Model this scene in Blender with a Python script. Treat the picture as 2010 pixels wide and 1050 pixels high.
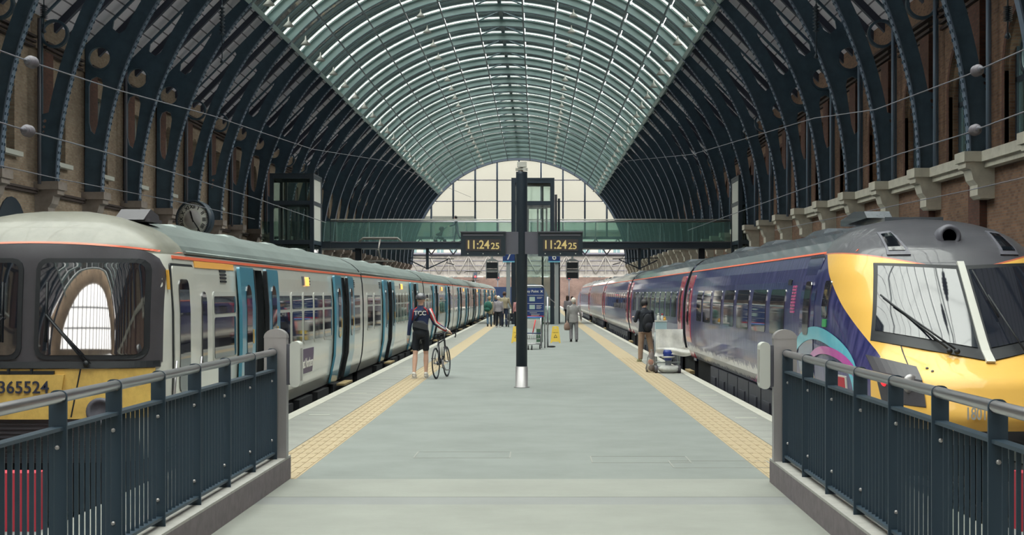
import bpy, bmesh, math, random
import numpy as np
from mathutils import Vector, Matrix, Euler
random.seed(7)
R = math.radians; PI = math.pi
for o in list(bpy.data.objects): bpy.data.objects.remove(o)
SC = bpy.context.scene
COL = SC.collection

# ---------------------------------------------------------------- camera, sky, exposure
FPX = 3090.0; EYE = 1.85; VPX = 1054.0; VPY = 577.0
cd = bpy.data.cameras.new('camera'); cam = bpy.data.objects.new('camera', cd); COL.objects.link(cam)
cam.location = (0, 0, EYE); cam.rotation_euler = (R(90), 0, 0)
cd.sensor_width = 36.0; cd.lens = 36.0 * FPX / 2010.0
cd.shift_x = -(VPX - 1005.0) / 2010.0; cd.shift_y = (VPY - 525.0) / 2010.0
cd.clip_end = 2000; cd.clip_start = 0.1
SC.camera = cam
W = bpy.data.worlds.new('overcast_sky'); SC.world = W; W.use_nodes = True
wn = W.node_tree.nodes; wl = W.node_tree.links
bg = wn['Background']
tc = wn.new('ShaderNodeTexCoord'); sx = wn.new('ShaderNodeSeparateXYZ'); wl.new(tc.outputs['Generated'], sx.inputs[0])
cr = wn.new('ShaderNodeValToRGB'); wl.new(sx.outputs['Z'], cr.inputs[0]); wl.new(cr.outputs[0], bg.inputs[0])
# overcast sky: the zenith about three times as bright as the horizon
cr.color_ramp.elements[0].position = 0.0; cr.color_ramp.elements[0].color = (0.355, 0.345, 0.325, 1)
cr.color_ramp.elements[1].position = 1.0; cr.color_ramp.elements[1].color = (1.0, 0.975, 0.94, 1)
bg.inputs[1].default_value = 4.0
SC.view_settings.view_transform = 'Standard'; SC.view_settings.look = 'None'
SC.view_settings.gamma = 1.0; SC.view_settings.use_curve_mapping = False
SC.view_settings.exposure = 1.1
try:
    SC.cycles.use_denoising = True
    SC.cycles.max_bounces = 7; SC.cycles.diffuse_bounces = 4; SC.cycles.glossy_bounces = 3
    SC.cycles.transparent_max_bounces = 16; SC.cycles.caustics_reflective = False; SC.cycles.caustics_refractive = False
    SC.cycles.sample_clamp_indirect = 6
except Exception: pass

# ---------------------------------------------------------------- helpers
def lin(c):
    return tuple(((v / 255.0) / 12.92 if v / 255.0 <= 0.04045 else ((v / 255.0 + 0.055) / 1.055) ** 2.4) for v in c)
MATS = {}
def mat(name, rgb, rough=0.6, metal=0.0, var=0.0, scale=3.0, bump=0.0, spec=0.5, coat=0.0, emit=None, estr=1.0, stretch=(1,1,1), ior=None, rgb2=None):
    if name in MATS: return MATS[name]
    m = bpy.data.materials.new(name); m.use_nodes = True; nt = m.node_tree; n = nt.nodes; l = nt.links
    b = n['Principled BSDF']; c = lin(rgb) + (1,)
    b.inputs['Base Color'].default_value = c; b.inputs['Roughness'].default_value = rough
    b.inputs['Metallic'].default_value = metal; b.inputs['Specular IOR Level'].default_value = spec
    b.inputs['Coat Weight'].default_value = coat; b.inputs['Coat Roughness'].default_value = 0.05
    if ior: b.inputs['IOR'].default_value = ior
    if emit: b.inputs['Emission Color'].default_value = lin(emit) + (1,); b.inputs['Emission Strength'].default_value = estr
    if var > 0 or bump > 0:
        t = n.new('ShaderNodeTexCoord'); mp = n.new('ShaderNodeMapping'); mp.inputs['Scale'].default_value = stretch
        l.new(t.outputs['Object'], mp.inputs[0])
        no = n.new('ShaderNodeTexNoise'); no.inputs['Scale'].default_value = scale; no.inputs['Detail'].default_value = 6; no.inputs['Roughness'].default_value = 0.65
        l.new(mp.outputs[0], no.inputs['Vector'])
        if var > 0:
            r = n.new('ShaderNodeValToRGB'); l.new(no.outputs['Fac'], r.inputs[0])
            c2 = lin(rgb2) if rgb2 else tuple(v * (1 - var) for v in c[:3])
            c3 = tuple(min(1, v * (1 + (0 if rgb2 else var * 0.6))) for v in c[:3])
            r.color_ramp.elements[0].position = 0.32; r.color_ramp.elements[0].color = c2 + (1,) if len(c2) == 3 else c2
            r.color_ramp.elements[1].position = 0.62; r.color_ramp.elements[1].color = c3 + (1,)
            l.new(r.outputs[0], b.inputs['Base Color'])
        if bump > 0:
            bp = n.new('ShaderNodeBump'); bp.inputs['Strength'].default_value = bump; bp.inputs['Distance'].default_value = 0.02
            l.new(no.outputs['Fac'], bp.inputs['Height']); l.new(bp.outputs[0], b.inputs['Normal'])
    MATS[name] = m
    return m
def glass(name, rgb, alpha=0.3, rough=0.02, gl=0.12, body=None):
    """thin sheet glass: see-through tint plus a mirror share"""
    if name in MATS: return MATS[name]
    m = bpy.data.materials.new(name); m.use_nodes = True; nt = m.node_tree; n = nt.nodes; l = nt.links
    n.remove(n['Principled BSDF']); out = n['Material Output']
    tr = n.new('ShaderNodeBsdfTransparent'); tr.inputs[0].default_value = lin(rgb) + (1,)
    df = n.new('ShaderNodeBsdfDiffuse'); df.inputs[0].default_value = lin(body or rgb) + (1,)
    gs = n.new('ShaderNodeBsdfGlossy'); gs.inputs['Roughness'].default_value = rough
    a = n.new('ShaderNodeMixShader'); a.inputs[0].default_value = alpha; l.new(tr.outputs[0], a.inputs[1]); l.new(df.outputs[0], a.inputs[2])
    lw = n.new('ShaderNodeFresnel'); lw.inputs[0].default_value = 1.0 + gl * 5
    b = n.new('ShaderNodeMixShader'); l.new(lw.outputs[0], b.inputs[0]); l.new(a.outputs[0], b.inputs[1]); l.new(gs.outputs[0], b.inputs[2])
    l.new(b.outputs[0], out.inputs[0]); MATS[name] = m
    return m
def brick_mat(name, c1, c2, mortar, scale=1.0, axis='YZ', blotch=0.35):
    if name in MATS: return MATS[name]
    m = bpy.data.materials.new(name); m.use_nodes = True; nt = m.node_tree; n = nt.nodes; l = nt.links
    b = n['Principled BSDF']; b.inputs['Roughness'].default_value = 0.9
    g = n.new('ShaderNodeNewGeometry'); s = n.new('ShaderNodeSeparateXYZ'); l.new(g.outputs['Position'], s.inputs[0])
    cmb = n.new('ShaderNodeCombineXYZ')
    if axis == 'YZ':
        ad = n.new('ShaderNodeMath'); ad.operation = 'ADD'; l.new(s.outputs['Y'], ad.inputs[0]); l.new(s.outputs['X'], ad.inputs[1]); l.new(ad.outputs[0], cmb.inputs[0])
    else: l.new(s.outputs['X'], cmb.inputs[0])
    l.new(s.outputs['Z'], cmb.inputs[1])
    bt = n.new('ShaderNodeTexBrick'); bt.inputs['Color1'].default_value = lin(c1) + (1,); bt.inputs['Color2'].default_value = lin(c2) + (1,)
    bt.inputs['Mortar'].default_value = lin(mortar) + (1,); bt.inputs['Scale'].default_value = scale
    bt.inputs['Brick Width'].default_value = 0.25; bt.inputs['Row Height'].default_value = 0.085; bt.inputs['Mortar Size'].default_value = 0.010
    l.new(cmb.outputs[0], bt.inputs['Vector'])
    no = n.new('ShaderNodeTexNoise'); no.inputs['Scale'].default_value = 0.45; no.inputs['Detail'].default_value = 8; l.new(g.outputs['Position'], no.inputs['Vector'])
    r = n.new('ShaderNodeValToRGB'); r.color_ramp.elements[0].position = 0.35; r.color_ramp.elements[1].position = 0.65
    r.color_ramp.elements[0].color = (1 - blotch,) * 3 + (1,); r.color_ramp.elements[1].color = (1.0,) * 3 + (1,); l.new(no.outputs['Fac'], r.inputs[0])
    mx = n.new('ShaderNodeMix'); mx.data_type = 'RGBA'; mx.blend_type = 'MULTIPLY'; mx.inputs[0].default_value = 1.0
    l.new(bt.outputs['Color'], mx.inputs[6]); l.new(r.outputs[0], mx.inputs[7]); l.new(mx.outputs[2], b.inputs['Base Color'])
    MATS[name] = m
    return m

AUTO = {'windscreen', 'window', 'window_pane', 'door_leaf', 'yellow_apron', 'coupler_cover', 'windscreen_surround', 'door', 'post_body', 'top_cap', 'cab_door'}
class MB:
    def __init__(s): s.v = []; s.f = []; s.mi = []; s.sm = []
    def add(s, vs, fs, mi=0, smooth=False):
        b = len(s.v); s.v += [tuple(p) for p in vs]
        for f in fs: s.f.append(tuple(b + i for i in f)); s.mi.append(mi); s.sm.append(smooth)
        return s
    def box(s, x0, x1, y0, y1, z0, z1, mi=0):
        return s.add([(x0,y0,z0),(x1,y0,z0),(x1,y1,z0),(x0,y1,z0),(x0,y0,z1),(x1,y0,z1),(x1,y1,z1),(x0,y1,z1)],
              [(0,3,2,1),(4,5,6,7),(0,1,5,4),(1,2,6,5),(2,3,7,6),(3,0,4,7)], mi)
    def cbox(s, c, d, mi=0, rot=None):
        hx, hy, hz = d[0]/2, d[1]/2, d[2]/2
        pts = [Vector((a*hx,b*hy,e*hz)) for a,b,e in ((-1,-1,-1),(1,-1,-1),(1,1,-1),(-1,1,-1),(-1,-1,1),(1,-1,1),(1,1,1),(-1,1,1))]
        if rot: M = Euler(rot).to_matrix(); pts = [M @ p for p in pts]
        c = Vector(c)
        return s.add([p + c for p in pts], [(0,3,2,1),(4,5,6,7),(0,1,5,4),(1,2,6,5),(2,3,7,6),(3,0,4,7)], mi)
    def tube(s, pts, r, n=8, mi=0, smooth=True, cap=True, closed=False):
        pts = [Vector(p) for p in pts]; k = len(pts)
        rs = r if isinstance(r, (list, tuple)) else [r] * k
        vs = []; up = None
        for i, p in enumerate(pts):
            if closed: d = pts[(i+1) % k] - pts[i-1]
            else: d = pts[min(i+1, k-1)] - pts[max(i-1, 0)]
            if d.length < 1e-9: d = Vector((0,0,1))
            d.normalize()
            if up is None: a = Vector((0,0,1)) if abs(d.z) < 0.9 else Vector((1,0,0)); e = d.cross(a).normalized()
            else:
                e = (up - d * up.dot(d))
                e = e.normalized() if e.length > 1e-6 else d.orthogonal().normalized()
            up = e; g = d.cross(e)
            for j in range(n):
                t = 2*PI*j/n; vs.append(p + (e*math.cos(t) + g*math.sin(t)) * rs[i])
        fs = []
        for i in range(k if closed else k-1):
            i2 = (i+1) % k
            for j in range(n):
                j2 = (j+1) % n; fs.append((i*n+j, i2*n+j, i2*n+j2, i*n+j2))
        s.add(vs, fs, mi, smooth)
        if cap and not closed:
            b = len(s.v) - len(vs)
            s.f.append(tuple(b + j for j in range(n))); s.mi.append(mi); s.sm.append(False)
            s.f.append(tuple(b + (k-1)*n + j for j in reversed(range(n)))); s.mi.append(mi); s.sm.append(False)
        return s
    def lathe(s, prof, n=20, c=(0,0,0), axis='Z', mi=0, smooth=True, ax=(1,1)):
        vs = []
        for r, h in prof:
            for j in range(n):
                t = 2*PI*j/n; a, b = r*math.cos(t)*ax[0], r*math.sin(t)*ax[1]
                p = {'Z':(a,b,h),'Y':(a,h,b),'X':(h,a,b)}[axis]
                vs.append((c[0]+p[0], c[1]+p[1], c[2]+p[2]))
        fs = []
        for i in range(len(prof)-1):
            for j in range(n):
                j2 = (j+1) % n; fs.append((i*n+j, i*n+j2, (i+1)*n+j2, (i+1)*n+j))
        b = len(s.v); s.add(vs, fs, mi, smooth)
        if prof[0][0] > 1e-6: s.f.append(tuple(b+j for j in reversed(range(n)))); s.mi.append(mi); s.sm.append(False)
        if prof[-1][0] > 1e-6: s.f.append(tuple(b+(len(prof)-1)*n+j for j in range(n))); s.mi.append(mi); s.sm.append(False)
        return s
    def ball(s, c, r, n=12, m=8, mi=0):
        r3 = r if isinstance(r, (tuple, list)) else (r, r, r)
        vs = []; fs = []
        for i in range(m+1):
            ph = PI*i/m - PI/2
            for j in range(n):
                t = 2*PI*j/n; vs.append((c[0]+r3[0]*math.cos(ph)*math.cos(t), c[1]+r3[1]*math.cos(ph)*math.sin(t), c[2]+r3[2]*math.sin(ph)))
        for i in range(m):
            for j in range(n):
                j2 = (j+1) % n; fs.append((i*n+j, i*n+j2, (i+1)*n+j2, (i+1)*n+j))
        return s.add(vs, fs, mi, True)
    def prism(s, poly, t0, t1, plane='XZ', mi=0):
        """convex-ish outline extruded; XZ -> thickness along Y, YZ -> along X, XY -> along Z"""
        P = {'XZ': lambda a,b,t:(a,t,b), 'YZ': lambda a,b,t:(t,a,b), 'XY': lambda a,b,t:(a,b,t)}[plane]
        n = len(poly); vs = [P(a,b,t0) for a,b in poly] + [P(a,b,t1) for a,b in poly]
        fs = [tuple(range(n)), tuple(reversed(range(n, 2*n)))] + [(i, n+i, n+(i+1)%n, (i+1)%n) for i in range(n)]
        return s.add(vs, fs, mi)
    def merge(s, me, M=None, mi=0):
        vs = [(M @ v.co) if M else v.co.copy() for v in me.vertices]
        return s.add(vs, [tuple(p.vertices) for p in me.polygons], mi)
    def mesh(s, name, mats):
        me = bpy.data.meshes.new(name); me.from_pydata(s.v, [], s.f)
        for m in (mats if isinstance(mats, (list, tuple)) else [mats]): me.materials.append(m)
        me.polygons.foreach_set('material_index', s.mi); me.polygons.foreach_set('use_smooth', s.sm)
        bm = bmesh.new(); bm.from_mesh(me); bmesh.ops.recalc_face_normals(bm, faces=bm.faces); bm.to_mesh(me); bm.free()
        me.update()
        if name in AUTO:
            me.polygons.foreach_set('use_smooth', [True]*len(me.polygons)); me.set_sharp_from_angle(angle=R(32))
        return me
    def build(s, name, mats, parent=None, loc=None, **k):
        return link(name, s.mesh(name, mats), parent, loc, **k)
def link(name, me, parent=None, loc=None, rot=None, **k):
    o = bpy.data.objects.new(name, me); COL.objects.link(o)
    if parent: o.parent = parent
    if loc: o.location = loc
    if rot: o.rotation_euler = rot
    for a, b in k.items(): o[a] = b
    return o
def thing(name, label, cat, loc=(0,0,0), rot=None, group=None, scale=None):
    o = bpy.data.objects.new(name, None); COL.objects.link(o); o.location = loc; o.empty_display_size = 0.2
    if rot: o.rotation_euler = rot
    if scale: o.scale = (scale,)*3
    o['label'] = label; o['category'] = cat
    if group: o['group'] = group
    return o
def tag(o, label, cat, group=None):
    o['label'] = label; o['category'] = cat
    if group: o['group'] = group
    return o
def struct(o): o['kind'] = 'structure'; return o
def copy_tree(o, parent=None, loc=None, label=None):
    c = o.copy(); COL.objects.link(c); c.parent = parent
    if loc is not None: c.location = loc
    if label: c['label'] = label
    for ch in list(o.children): copy_tree(ch, c)
    return c
DG = None
def eval_mesh(o):
    dg = bpy.context.evaluated_depsgraph_get(); dg.update()
    return bpy.data.meshes.new_from_object(o.evaluated_get(dg))
def plate(outline, holes, t0, t1, plane='XZ'):
    """flat plate with holes as a mesh"""
    cu = bpy.data.curves.new('tmp', 'CURVE'); cu.dimensions = '2D'; cu.fill_mode = 'BOTH'; cu.extrude = abs(t1 - t0) / 2
    for pts in [outline] + list(holes):
        sp = cu.splines.new('POLY'); sp.points.add(len(pts) - 1); sp.use_cyclic_u = True
        for i, (a, b) in enumerate(pts): sp.points[i].co = (a, b, 0, 1)
    o = bpy.data.objects.new('tmp', cu); COL.objects.link(o); me = eval_mesh(o)
    bpy.data.objects.remove(o); bpy.data.curves.remove(cu)
    tm = (t0 + t1) / 2
    for v in me.vertices:
        a, b, t = v.co
        v.co = {'XZ': (a, tm + t, b), 'YZ': (tm + t, a, b), 'XY': (a, b, tm + t)}[plane]
    return me
def fixmats(me, mats, name=None):
    me.materials.clear()
    for m in (mats if isinstance(mats, (list, tuple)) else [mats]): me.materials.append(m)
    for p in me.polygons: p.material_index = 0; p.use_smooth = False
    if name: me.name = name
    return me
def text_mesh(body, size, ext=0.003, align='CENTER', bold=0.0, sp=1.0):
    cu = bpy.data.curves.new('tmp', 'FONT'); cu.body = body; cu.size = size; cu.extrude = ext; cu.align_x = align; cu.align_y = 'CENTER'
    cu.offset = bold; cu.space_character = sp; cu.resolution_u = 4
    o = bpy.data.objects.new('tmp', cu); COL.objects.link(o); me = eval_mesh(o); bpy.data.objects.remove(o); bpy.data.curves.remove(cu)
    return me
def text(name, body, size, m, parent, loc, rot=(R(90),0,0), ext=0.003, align='CENTER', bold=0.0, sx=1.0):
    me = fixmats(text_mesh(body, size, ext, align, bold), m, name)
    for v in me.vertices: v.co.x *= sx
    return link(name, me, parent, loc, rot)
def circ(cx, cz, r, n=24, rz=None):
    rz = rz or r
    return [(cx + r*math.cos(2*PI*i/n), cz + rz*math.sin(2*PI*i/n)) for i in range(n)]
def rrect(a0, a1, b0, b1, r, n=4):
    pts = []
    for cx, cz, t0 in ((a1-r,b1-r,0),(a0+r,b1-r,90),(a0+r,b0+r,180),(a1-r,b0+r,270)):
        for i in range(n+1):
            t = R(t0 + 90*i/n); pts.append((cx + r*math.cos(t), cz + r*math.sin(t)))
    return pts

# ---------------------------------------------------------------- materials
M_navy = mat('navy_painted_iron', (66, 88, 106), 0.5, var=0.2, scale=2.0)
M_flange = mat('blue_grey_flange', (112, 128, 150), 0.5)
M_teal = mat('pale_teal_steel', (172, 196, 194), 0.5, var=0.08, scale=1.0)  # glazed part of the ribs, a paler teal than the navy haunches
M_purlin = mat('grey_teal_purlin', (84, 104, 112), 0.5)
M_deck = None
M_rafter = mat('dark_grey_rafter', (62, 66, 82), 0.6)
M_roofglass = glass('roof_glass', (246, 250, 248), 0.12, 0.05, 0.08)
M_gableglass = glass('gable_glass', (190, 190, 184), 0.10, 0.05, 0.06)
M_tealglass = glass('green_tinted_glass', (226, 240, 236), 0.15, 0.02, 0.04, (165, 205, 200))
M_clearglass = glass('clear_lift_glass', (240, 247, 245), 0.05, 0.02, 0.06, (170, 195, 192))
M_brickL = brick_mat('stock_brick_pale', (174, 152, 132), (150, 126, 106), (150, 140, 128))
M_brickR = brick_mat('stock_brick_brown', (154, 118, 95), (124, 92, 75), (134, 118, 106))
M_brickP = brick_mat('red_brown_brick', (112, 74, 62), (92, 60, 52), (88, 72, 66))
M_brickY = brick_mat('stock_brick_yellow', (176, 150, 118), (150, 124, 98), (150, 140, 125))
M_brickF = brick_mat('far_red_brick', (138, 112, 102), (120, 94, 86), (142, 132, 124), axis='XZ')
M_stoneL = mat('grey_stone', (150, 138, 132), 0.85, var=0.2, scale=2)
M_stoneR = mat('cream_stone', (204, 199, 186), 0.85, var=0.15, scale=2)
M_stoneD = mat('dark_string_course', (70, 58, 56), 0.85)
M_white = mat('white_paint', (205, 205, 198), 0.5)
M_steel = mat('brushed_steel', (176, 174, 178), 0.28, 0.9)
M_steelM = mat('satin_steel_sheet', (168, 165, 166), 0.42, 0.75, var=0.05, scale=4, stretch=(1,1,0.05))
M_dark = mat('dark_slate_paint', (40, 52, 64), 0.45)
M_black = mat('black_rubber', (22, 26, 32), 0.55)
M_blackg = mat('gloss_black_glass', (14, 18, 24), 0.06, spec=0.8)
M_rail = mat('barrier_dark_paint', (38, 56, 70), 0.5)
M_asph = mat('grey_asphalt', (118, 123, 120), 0.85, var=0.10, scale=0.9, bump=0.15)
M_conc = mat('pale_concrete', (132, 134, 128), 0.8, var=0.08, scale=1.3, bump=0.12)
M_concd = mat('darker_concrete_strip', (124, 126, 125), 0.8, var=0.06, scale=1.3)
M_slab = mat('edge_slab_concrete', (134, 135, 130), 0.85, var=0.12, scale=2.0, bump=0.1)
M_tact = mat('buff_tactile_slab', (160, 144, 116), 0.8, var=0.08, scale=3.0)
M_coping = mat('white_coping_paint', (184, 182, 172), 0.75, var=0.12, scale=5)
M_kerb = mat('kerb_face_granite', (108, 100, 104), 0.7, var=0.2, scale=9)
M_kerbt = mat('kerb_top_granite', (160, 158, 154), 0.7, var=0.1, scale=9)
M_ballast = mat('dark_ballast', (52, 50, 50), 0.95, var=0.4, scale=14, bump=0.8)
M_amber = mat('amber_display', (120, 108, 66), 0.5, emit=(235, 212, 140), estr=0.24)
M_amberlamp = mat('orange_door_lamp', (255, 190, 110), 0.5, emit=(255, 170, 80), estr=.7)
M_redlamp = mat('red_signal_lamp', (230, 60, 60), 0.5, emit=(255, 40, 50), estr=.8)
M_screen = mat('display_panel_brown', (58, 52, 54), 0.35)
M_signblue = mat('sign_blue', (30, 58, 116), 0.4)
M_grey = mat('light_grey_paint', (158, 164, 166), 0.5)
M_greyd = mat('mid_grey_paint', (96, 96, 106), 0.5)

# ---------------------------------------------------------------- structure: floor
X_L, X_R = -3.84, 3.58            # platform edges
Y0C, YP, YE = -46.0, 15.75, 240.0
fl = MB(); fl.box(-2.41, 2.33, YP, YE, -0.14, 0.0)
floor = struct(fl.build('floor', M_asph))
b = MB(); b.box(X_L+0.05, X_R-0.05, YP, YE, -1.05, -0.14, 0); b.box(-20.0, 15.0, Y0C, 13.4, -1.05, -0.14, 0); b.box(X_L+.05, X_R-.05, 13.4, YP, -1.05, -.14)
b.build('platform_base', M_concd, floor)
b = MB(); b.box(X_L, X_R, 14.36, YP, -0.14, 0.0); b.box(X_L, X_R, 2.0, 13.84, -0.14, 0.0); b.box(-20, X_L, Y0C, 12.0, -0.14, 0.0); b.box(X_R, 15, Y0C, 12.0, -0.14, 0.0); b.box(X_L, X_R, Y0C, 2.0, -.14, 0)
b.build('concourse_paving', M_conc, floor)
b = MB(); b.box(X_L, X_R, 13.84, 14.36, -0.14, -0.002); b.build('drain_strip', M_concd, floor)
def slabs(name, x0, x1, y0, y1, ln, m, gap=0.008, chamf=0.004):
    b = MB(); w = x1 - x0; h = 0.0
    L2 = ln - gap
    b.add([(gap/2,0,-.06),(w-gap/2,0,-.06),(w-gap/2,L2,-.06),(gap/2,L2,-.06),(gap/2,0,-chamf),(w-gap/2,0,-chamf),(w-gap/2,L2,-chamf),(gap/2,L2,-chamf),
           (gap/2+chamf,chamf,0),(w-gap/2-chamf,chamf,0),(w-gap/2-chamf,L2-chamf,0),(gap/2+chamf,L2-chamf,0)],
          [(0,3,2,1),(0,1,5,4),(1,2,6,5),(2,3,7,6),(3,0,4,7),(4,5,9,8),(5,6,10,9),(6,7,11,10),(7,4,8,11),(8,9,10,11)])
    if name == 'tactile_slab':
        for i in range(5):
            xx = w*(i+.5)/5; b.box(xx-.022, xx+.022, .02, L2-.02, 0, .004)
    me = b.mesh(name, m); y = y0; k = 0
    while y < y1 - 1e-6:
        link(name, me, floor, (x0, y, 0.0 if name != 'tactile_slab' else 0.0)); y += ln; k += 1
    return y
for s, (xa, xb, xc, xd) in ((-1, (-3.84, -3.65, -2.91, -2.41)), (1, (3.40, 3.58, 2.86, 2.33))):
    if s < 0:
        cop, slb, tac = (xa, xb), (xb, xc), (xc, xd)
    else:
        cop, slb, tac = (xa, xb), (xc, xa), (xd, xc)
    ye = slabs('tactile_slab', tac[0], tac[1], YP, 45.7, 0.5, M_tact)
    b = MB(); b.box(tac[0], tac[1], ye, YE, -.14, 0.0); b.build('tactile_strip', M_tact, floor, kind='stuff')
    b = MB(); b.box(tac[0], tac[1], YP, ye, -.14, -0.03); b.build('slab_bedding', M_concd, floor)
    ye = slabs('edge_slab', slb[0], slb[1], YP, 60, 0.92, M_slab, 0.010)
    b = MB(); b.box(slb[0], slb[1], ye, YE, -.14, 0.0); b.build('edge_paving', M_slab, floor, kind='stuff')
    b = MB(); b.box(slb[0], slb[1], YP, ye, -.14, -0.03); b.build('slab_bedding', M_concd, floor)
    ye = slabs('coping_slab', cop[0], cop[1], YP, 60, 0.92, M_coping, 0.010)
    b = MB(); b.box(cop[0], cop[1], ye, YE, -.14, 0.0); b.build('coping_paving', M_coping, floor, kind='stuff')
    b = MB(); b.box(cop[0], cop[1], YP, ye, -.14, -0.03); b.build('slab_bedding', M_concd, floor)
    # short white dashes painted beside the yellow band
    me = MB().box(-.16, .16, -.035, .035, 0.0005, .003).mesh('painted_dash', M_coping)
    for i in range(14): link('painted_dash', me, floor, (-3.33 if s < 0 else 3.12, 18.9 + 5.2*i + (0 if s < 0 else -.6), 0))
# covers let into the asphalt
me = plate(rrect(-.55,.55,-.35,.35,.02), [rrect(-.535,.535,-.335,.335,.015)], 0.0, .002, 'XY'); fixmats(me, M_slab, 'manhole_frame')
for x, y in ((-.85, 18.1), (1.15, 17.6), (2.0, 17.1)): link('manhole_frame', me, floor, (x, y, 0.0005))
# far side platforms and tracks
b = MB(); b.box(-18.6, -8.2, 12.0, YE, -1.05, 0.0); struct(b.build('floor_left_platform', M_asph))
b = MB(); b.box(8.3, 13.4, 12.0, YE, -1.05, 0.0); struct(b.build('floor_right_platform', M_asph))
b = MB(); b.box(-60, 60, 12.0, 420, -1.5, -1.08); struct(b.build('floor_trackbed', M_ballast))
CXL, CXR = -5.5, 5.05
for cx in (CXL, CXR):
    t = thing('railway_track', 'pair of steel rails under the %s train' % ('white' if cx < 0 else 'blue and yellow'), 'track', (cx, 0, -1.08))
    for s in (-1, 1): MB().box(s*.7175+s*.0-.035, s*.7175+.035, 13.6, 330, 0.1, 0.165).build('rail', M_steelM, t)
    me = MB().box(-1.25, 1.25, -.13, .13, -.02, .10).mesh('sleeper', M_concd)
    for i in range(40): link('sleeper', me, t, (0, 13.8 + i*.7, 0))

# ---------------------------------------------------------------- structure: walls
WXL, WXR, CX, ZS = -18.6, 13.4, -2.57, 5.8
BAY = 6.1; YR0 = 58.7; KMIN, KMAX = -17, 27
YS, YN = YR0 + (KMIN-.5)*BAY, YR0 + (KMAX+.45)*BAY
wl_ = MB(); wl_.box(WXL-.9, WXL, YS, YN, -1.1, 6.0); wl_.box(WXL-.9, WXL, YS, YN, 11.0, 12.6)
wallL = struct(wl_.build('wall_left', M_brickL))
wr_ = MB(); wr_.box(WXR, WXR+.9, YS, YN, -1.1, 5.7); wr_.box(WXR, WXR+.9, YS, YN, 10.6, 12.6)
wallR = struct(wr_.build('wall_right', M_brickR))
H = BAY/2
def archpts(w, z0, z1, n=12):
    r = w/2; return [(-r, z0), (r, z0)] + [(r*math.cos(t), z1 - r + r*math.sin(t)) for t in [PI*i/n for i in range(n+1)]]
me_rect = fixmats(plate([(-H,6.0),(H,6.0),(H,11.0),(-H,11.0)], [[(-.75,6.95),(.75,6.95),(.75,10.2),(-.75,10.2)]], -.6, -.12, 'YZ'), M_brickL, 'wall_bay')
me_arch = fixmats(plate([(-H,6.0),(H,6.0),(H,11.0),(-H,11.0)], [archpts(1.5,6.95,10.35)], -.6, -.12, 'YZ'), M_brickL, 'wall_bay')
me_pil = MB().box(-.12,.10,-.62,.62,6.0,11.0).mesh('pilaster', M_brickP)
me_pil2 = MB().box(.0,.14,-.55,.55,0,5.2).mesh('pilaster', M_brickP)
def glaz(w, z0, z1, arch):
    f = MB(); g = MB()
    f.box(-.5,-.42,-w/2,-w/2+.09,z0,z1); f.box(-.5,-.42,w/2-.09,w/2,z0,z1)
    for y in (-.12,.12): f.box(-.5,-.42,y-.04,y+.04,z0,z1)
    for z in (z0+.05, (z0+z1)/2, z1-.05): f.box(-.5,-.42,-w/2,w/2,z-.05,z+.05)
    g.box(-.47,-.455,-w/2,w/2,z0,z1)
    return f, g
f_, g_ = glaz(1.5, 6.95, 10.3, 0)
me_wf = f_.mesh('window_frame', M_white); M_wing = mat('window_glass_hazy', (120,130,135), 0.08, spec=0.8)
me_wg = g_.mesh('window_glass', M_wing)
me_sill = MB().box(-.3,.14,-.95,.95,6.78,6.95).mesh('window_sill', M_white)
def corbel(m, s):
    b = MB(); b.prism([(-.2,6.0-.1),(.85,5.9),(.85,5.55),(.7,5.5),(.62,5.2),(.5,5.05),(.5,4.75),(.4,4.65),(-.2,4.65)], -.42, .42, 'XZ')
    b.box(-.1,.92,-.55,.55,5.72,6.02)
    if s < 0: b.v = [(-x, y, z) for x, y, z in b.v]
    return b.mesh('corbel', m)
me_cL = corbel(M_stoneL, 1); me_cR = corbel(M_stoneR, -1)
me_dent = MB()
for i, (z, d) in enumerate(((10.95,.10),(11.12,.14),(11.29,.18))): me_dent.box(-.12, d, -H+.6, H-.6, z, z+.08)
me_dent = me_dent.mesh('cornice_course', M_stoneD)
me_str = MB().box(0,.12,-H,H,5.55,5.66).box(0,.17,-H,H,5.66,5.74).mesh('string_course', M_stoneD)
me_dpipe = MB().tube([(.28,0,5.9),(.28,0,12.0)], .07, 8).mesh('downpipe', M_greyd)
for k in range(KMIN, KMAX+1):
    y = YR0 + k*BAY; yc = y + H
    link('wall_bay', me_arch if k % 4 in (0, 3) else me_rect, wallL, (WXL, yc, 0)) if k < KMAX else None
    link('pilaster', me_pil, wallL, (WXL, y + .9, 0)); link('corbel', me_cL, wallL, (WXL, y, 0))
    if k < KMAX:
        w = link('window_frame', me_wf, wallL, (WXL, yc, 0)); link('window_glass', me_wg, w)
        link('window_sill', me_sill, wallL, (WXL, yc, 0)); link('cornice_course', me_dent, wallL, (WXL, yc, 0)); link('string_course', me_str, wallL, (WXL, yc, 0))
        if k % 2 == 0: link('downpipe', me_dpipe, wallL, (WXL, y-.75, 0))
b = MB()
for k in (-2, -1): b.prism(archpts(3.4, 0.0, 5.3), -.02, .06, 'YZ')  # dark door arches
b2 = MB().prism([(p[0], p[1]) for p in archpts(3.4, 0.0, 5.3)], 0, .05, 'YZ').mesh('dark_arched_doorway', M_dark)
for k in range(-3, 10, 2): link('arched_doorway', b2, wallL, (WXL, YR0 + k*BAY + H, 0))
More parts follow.
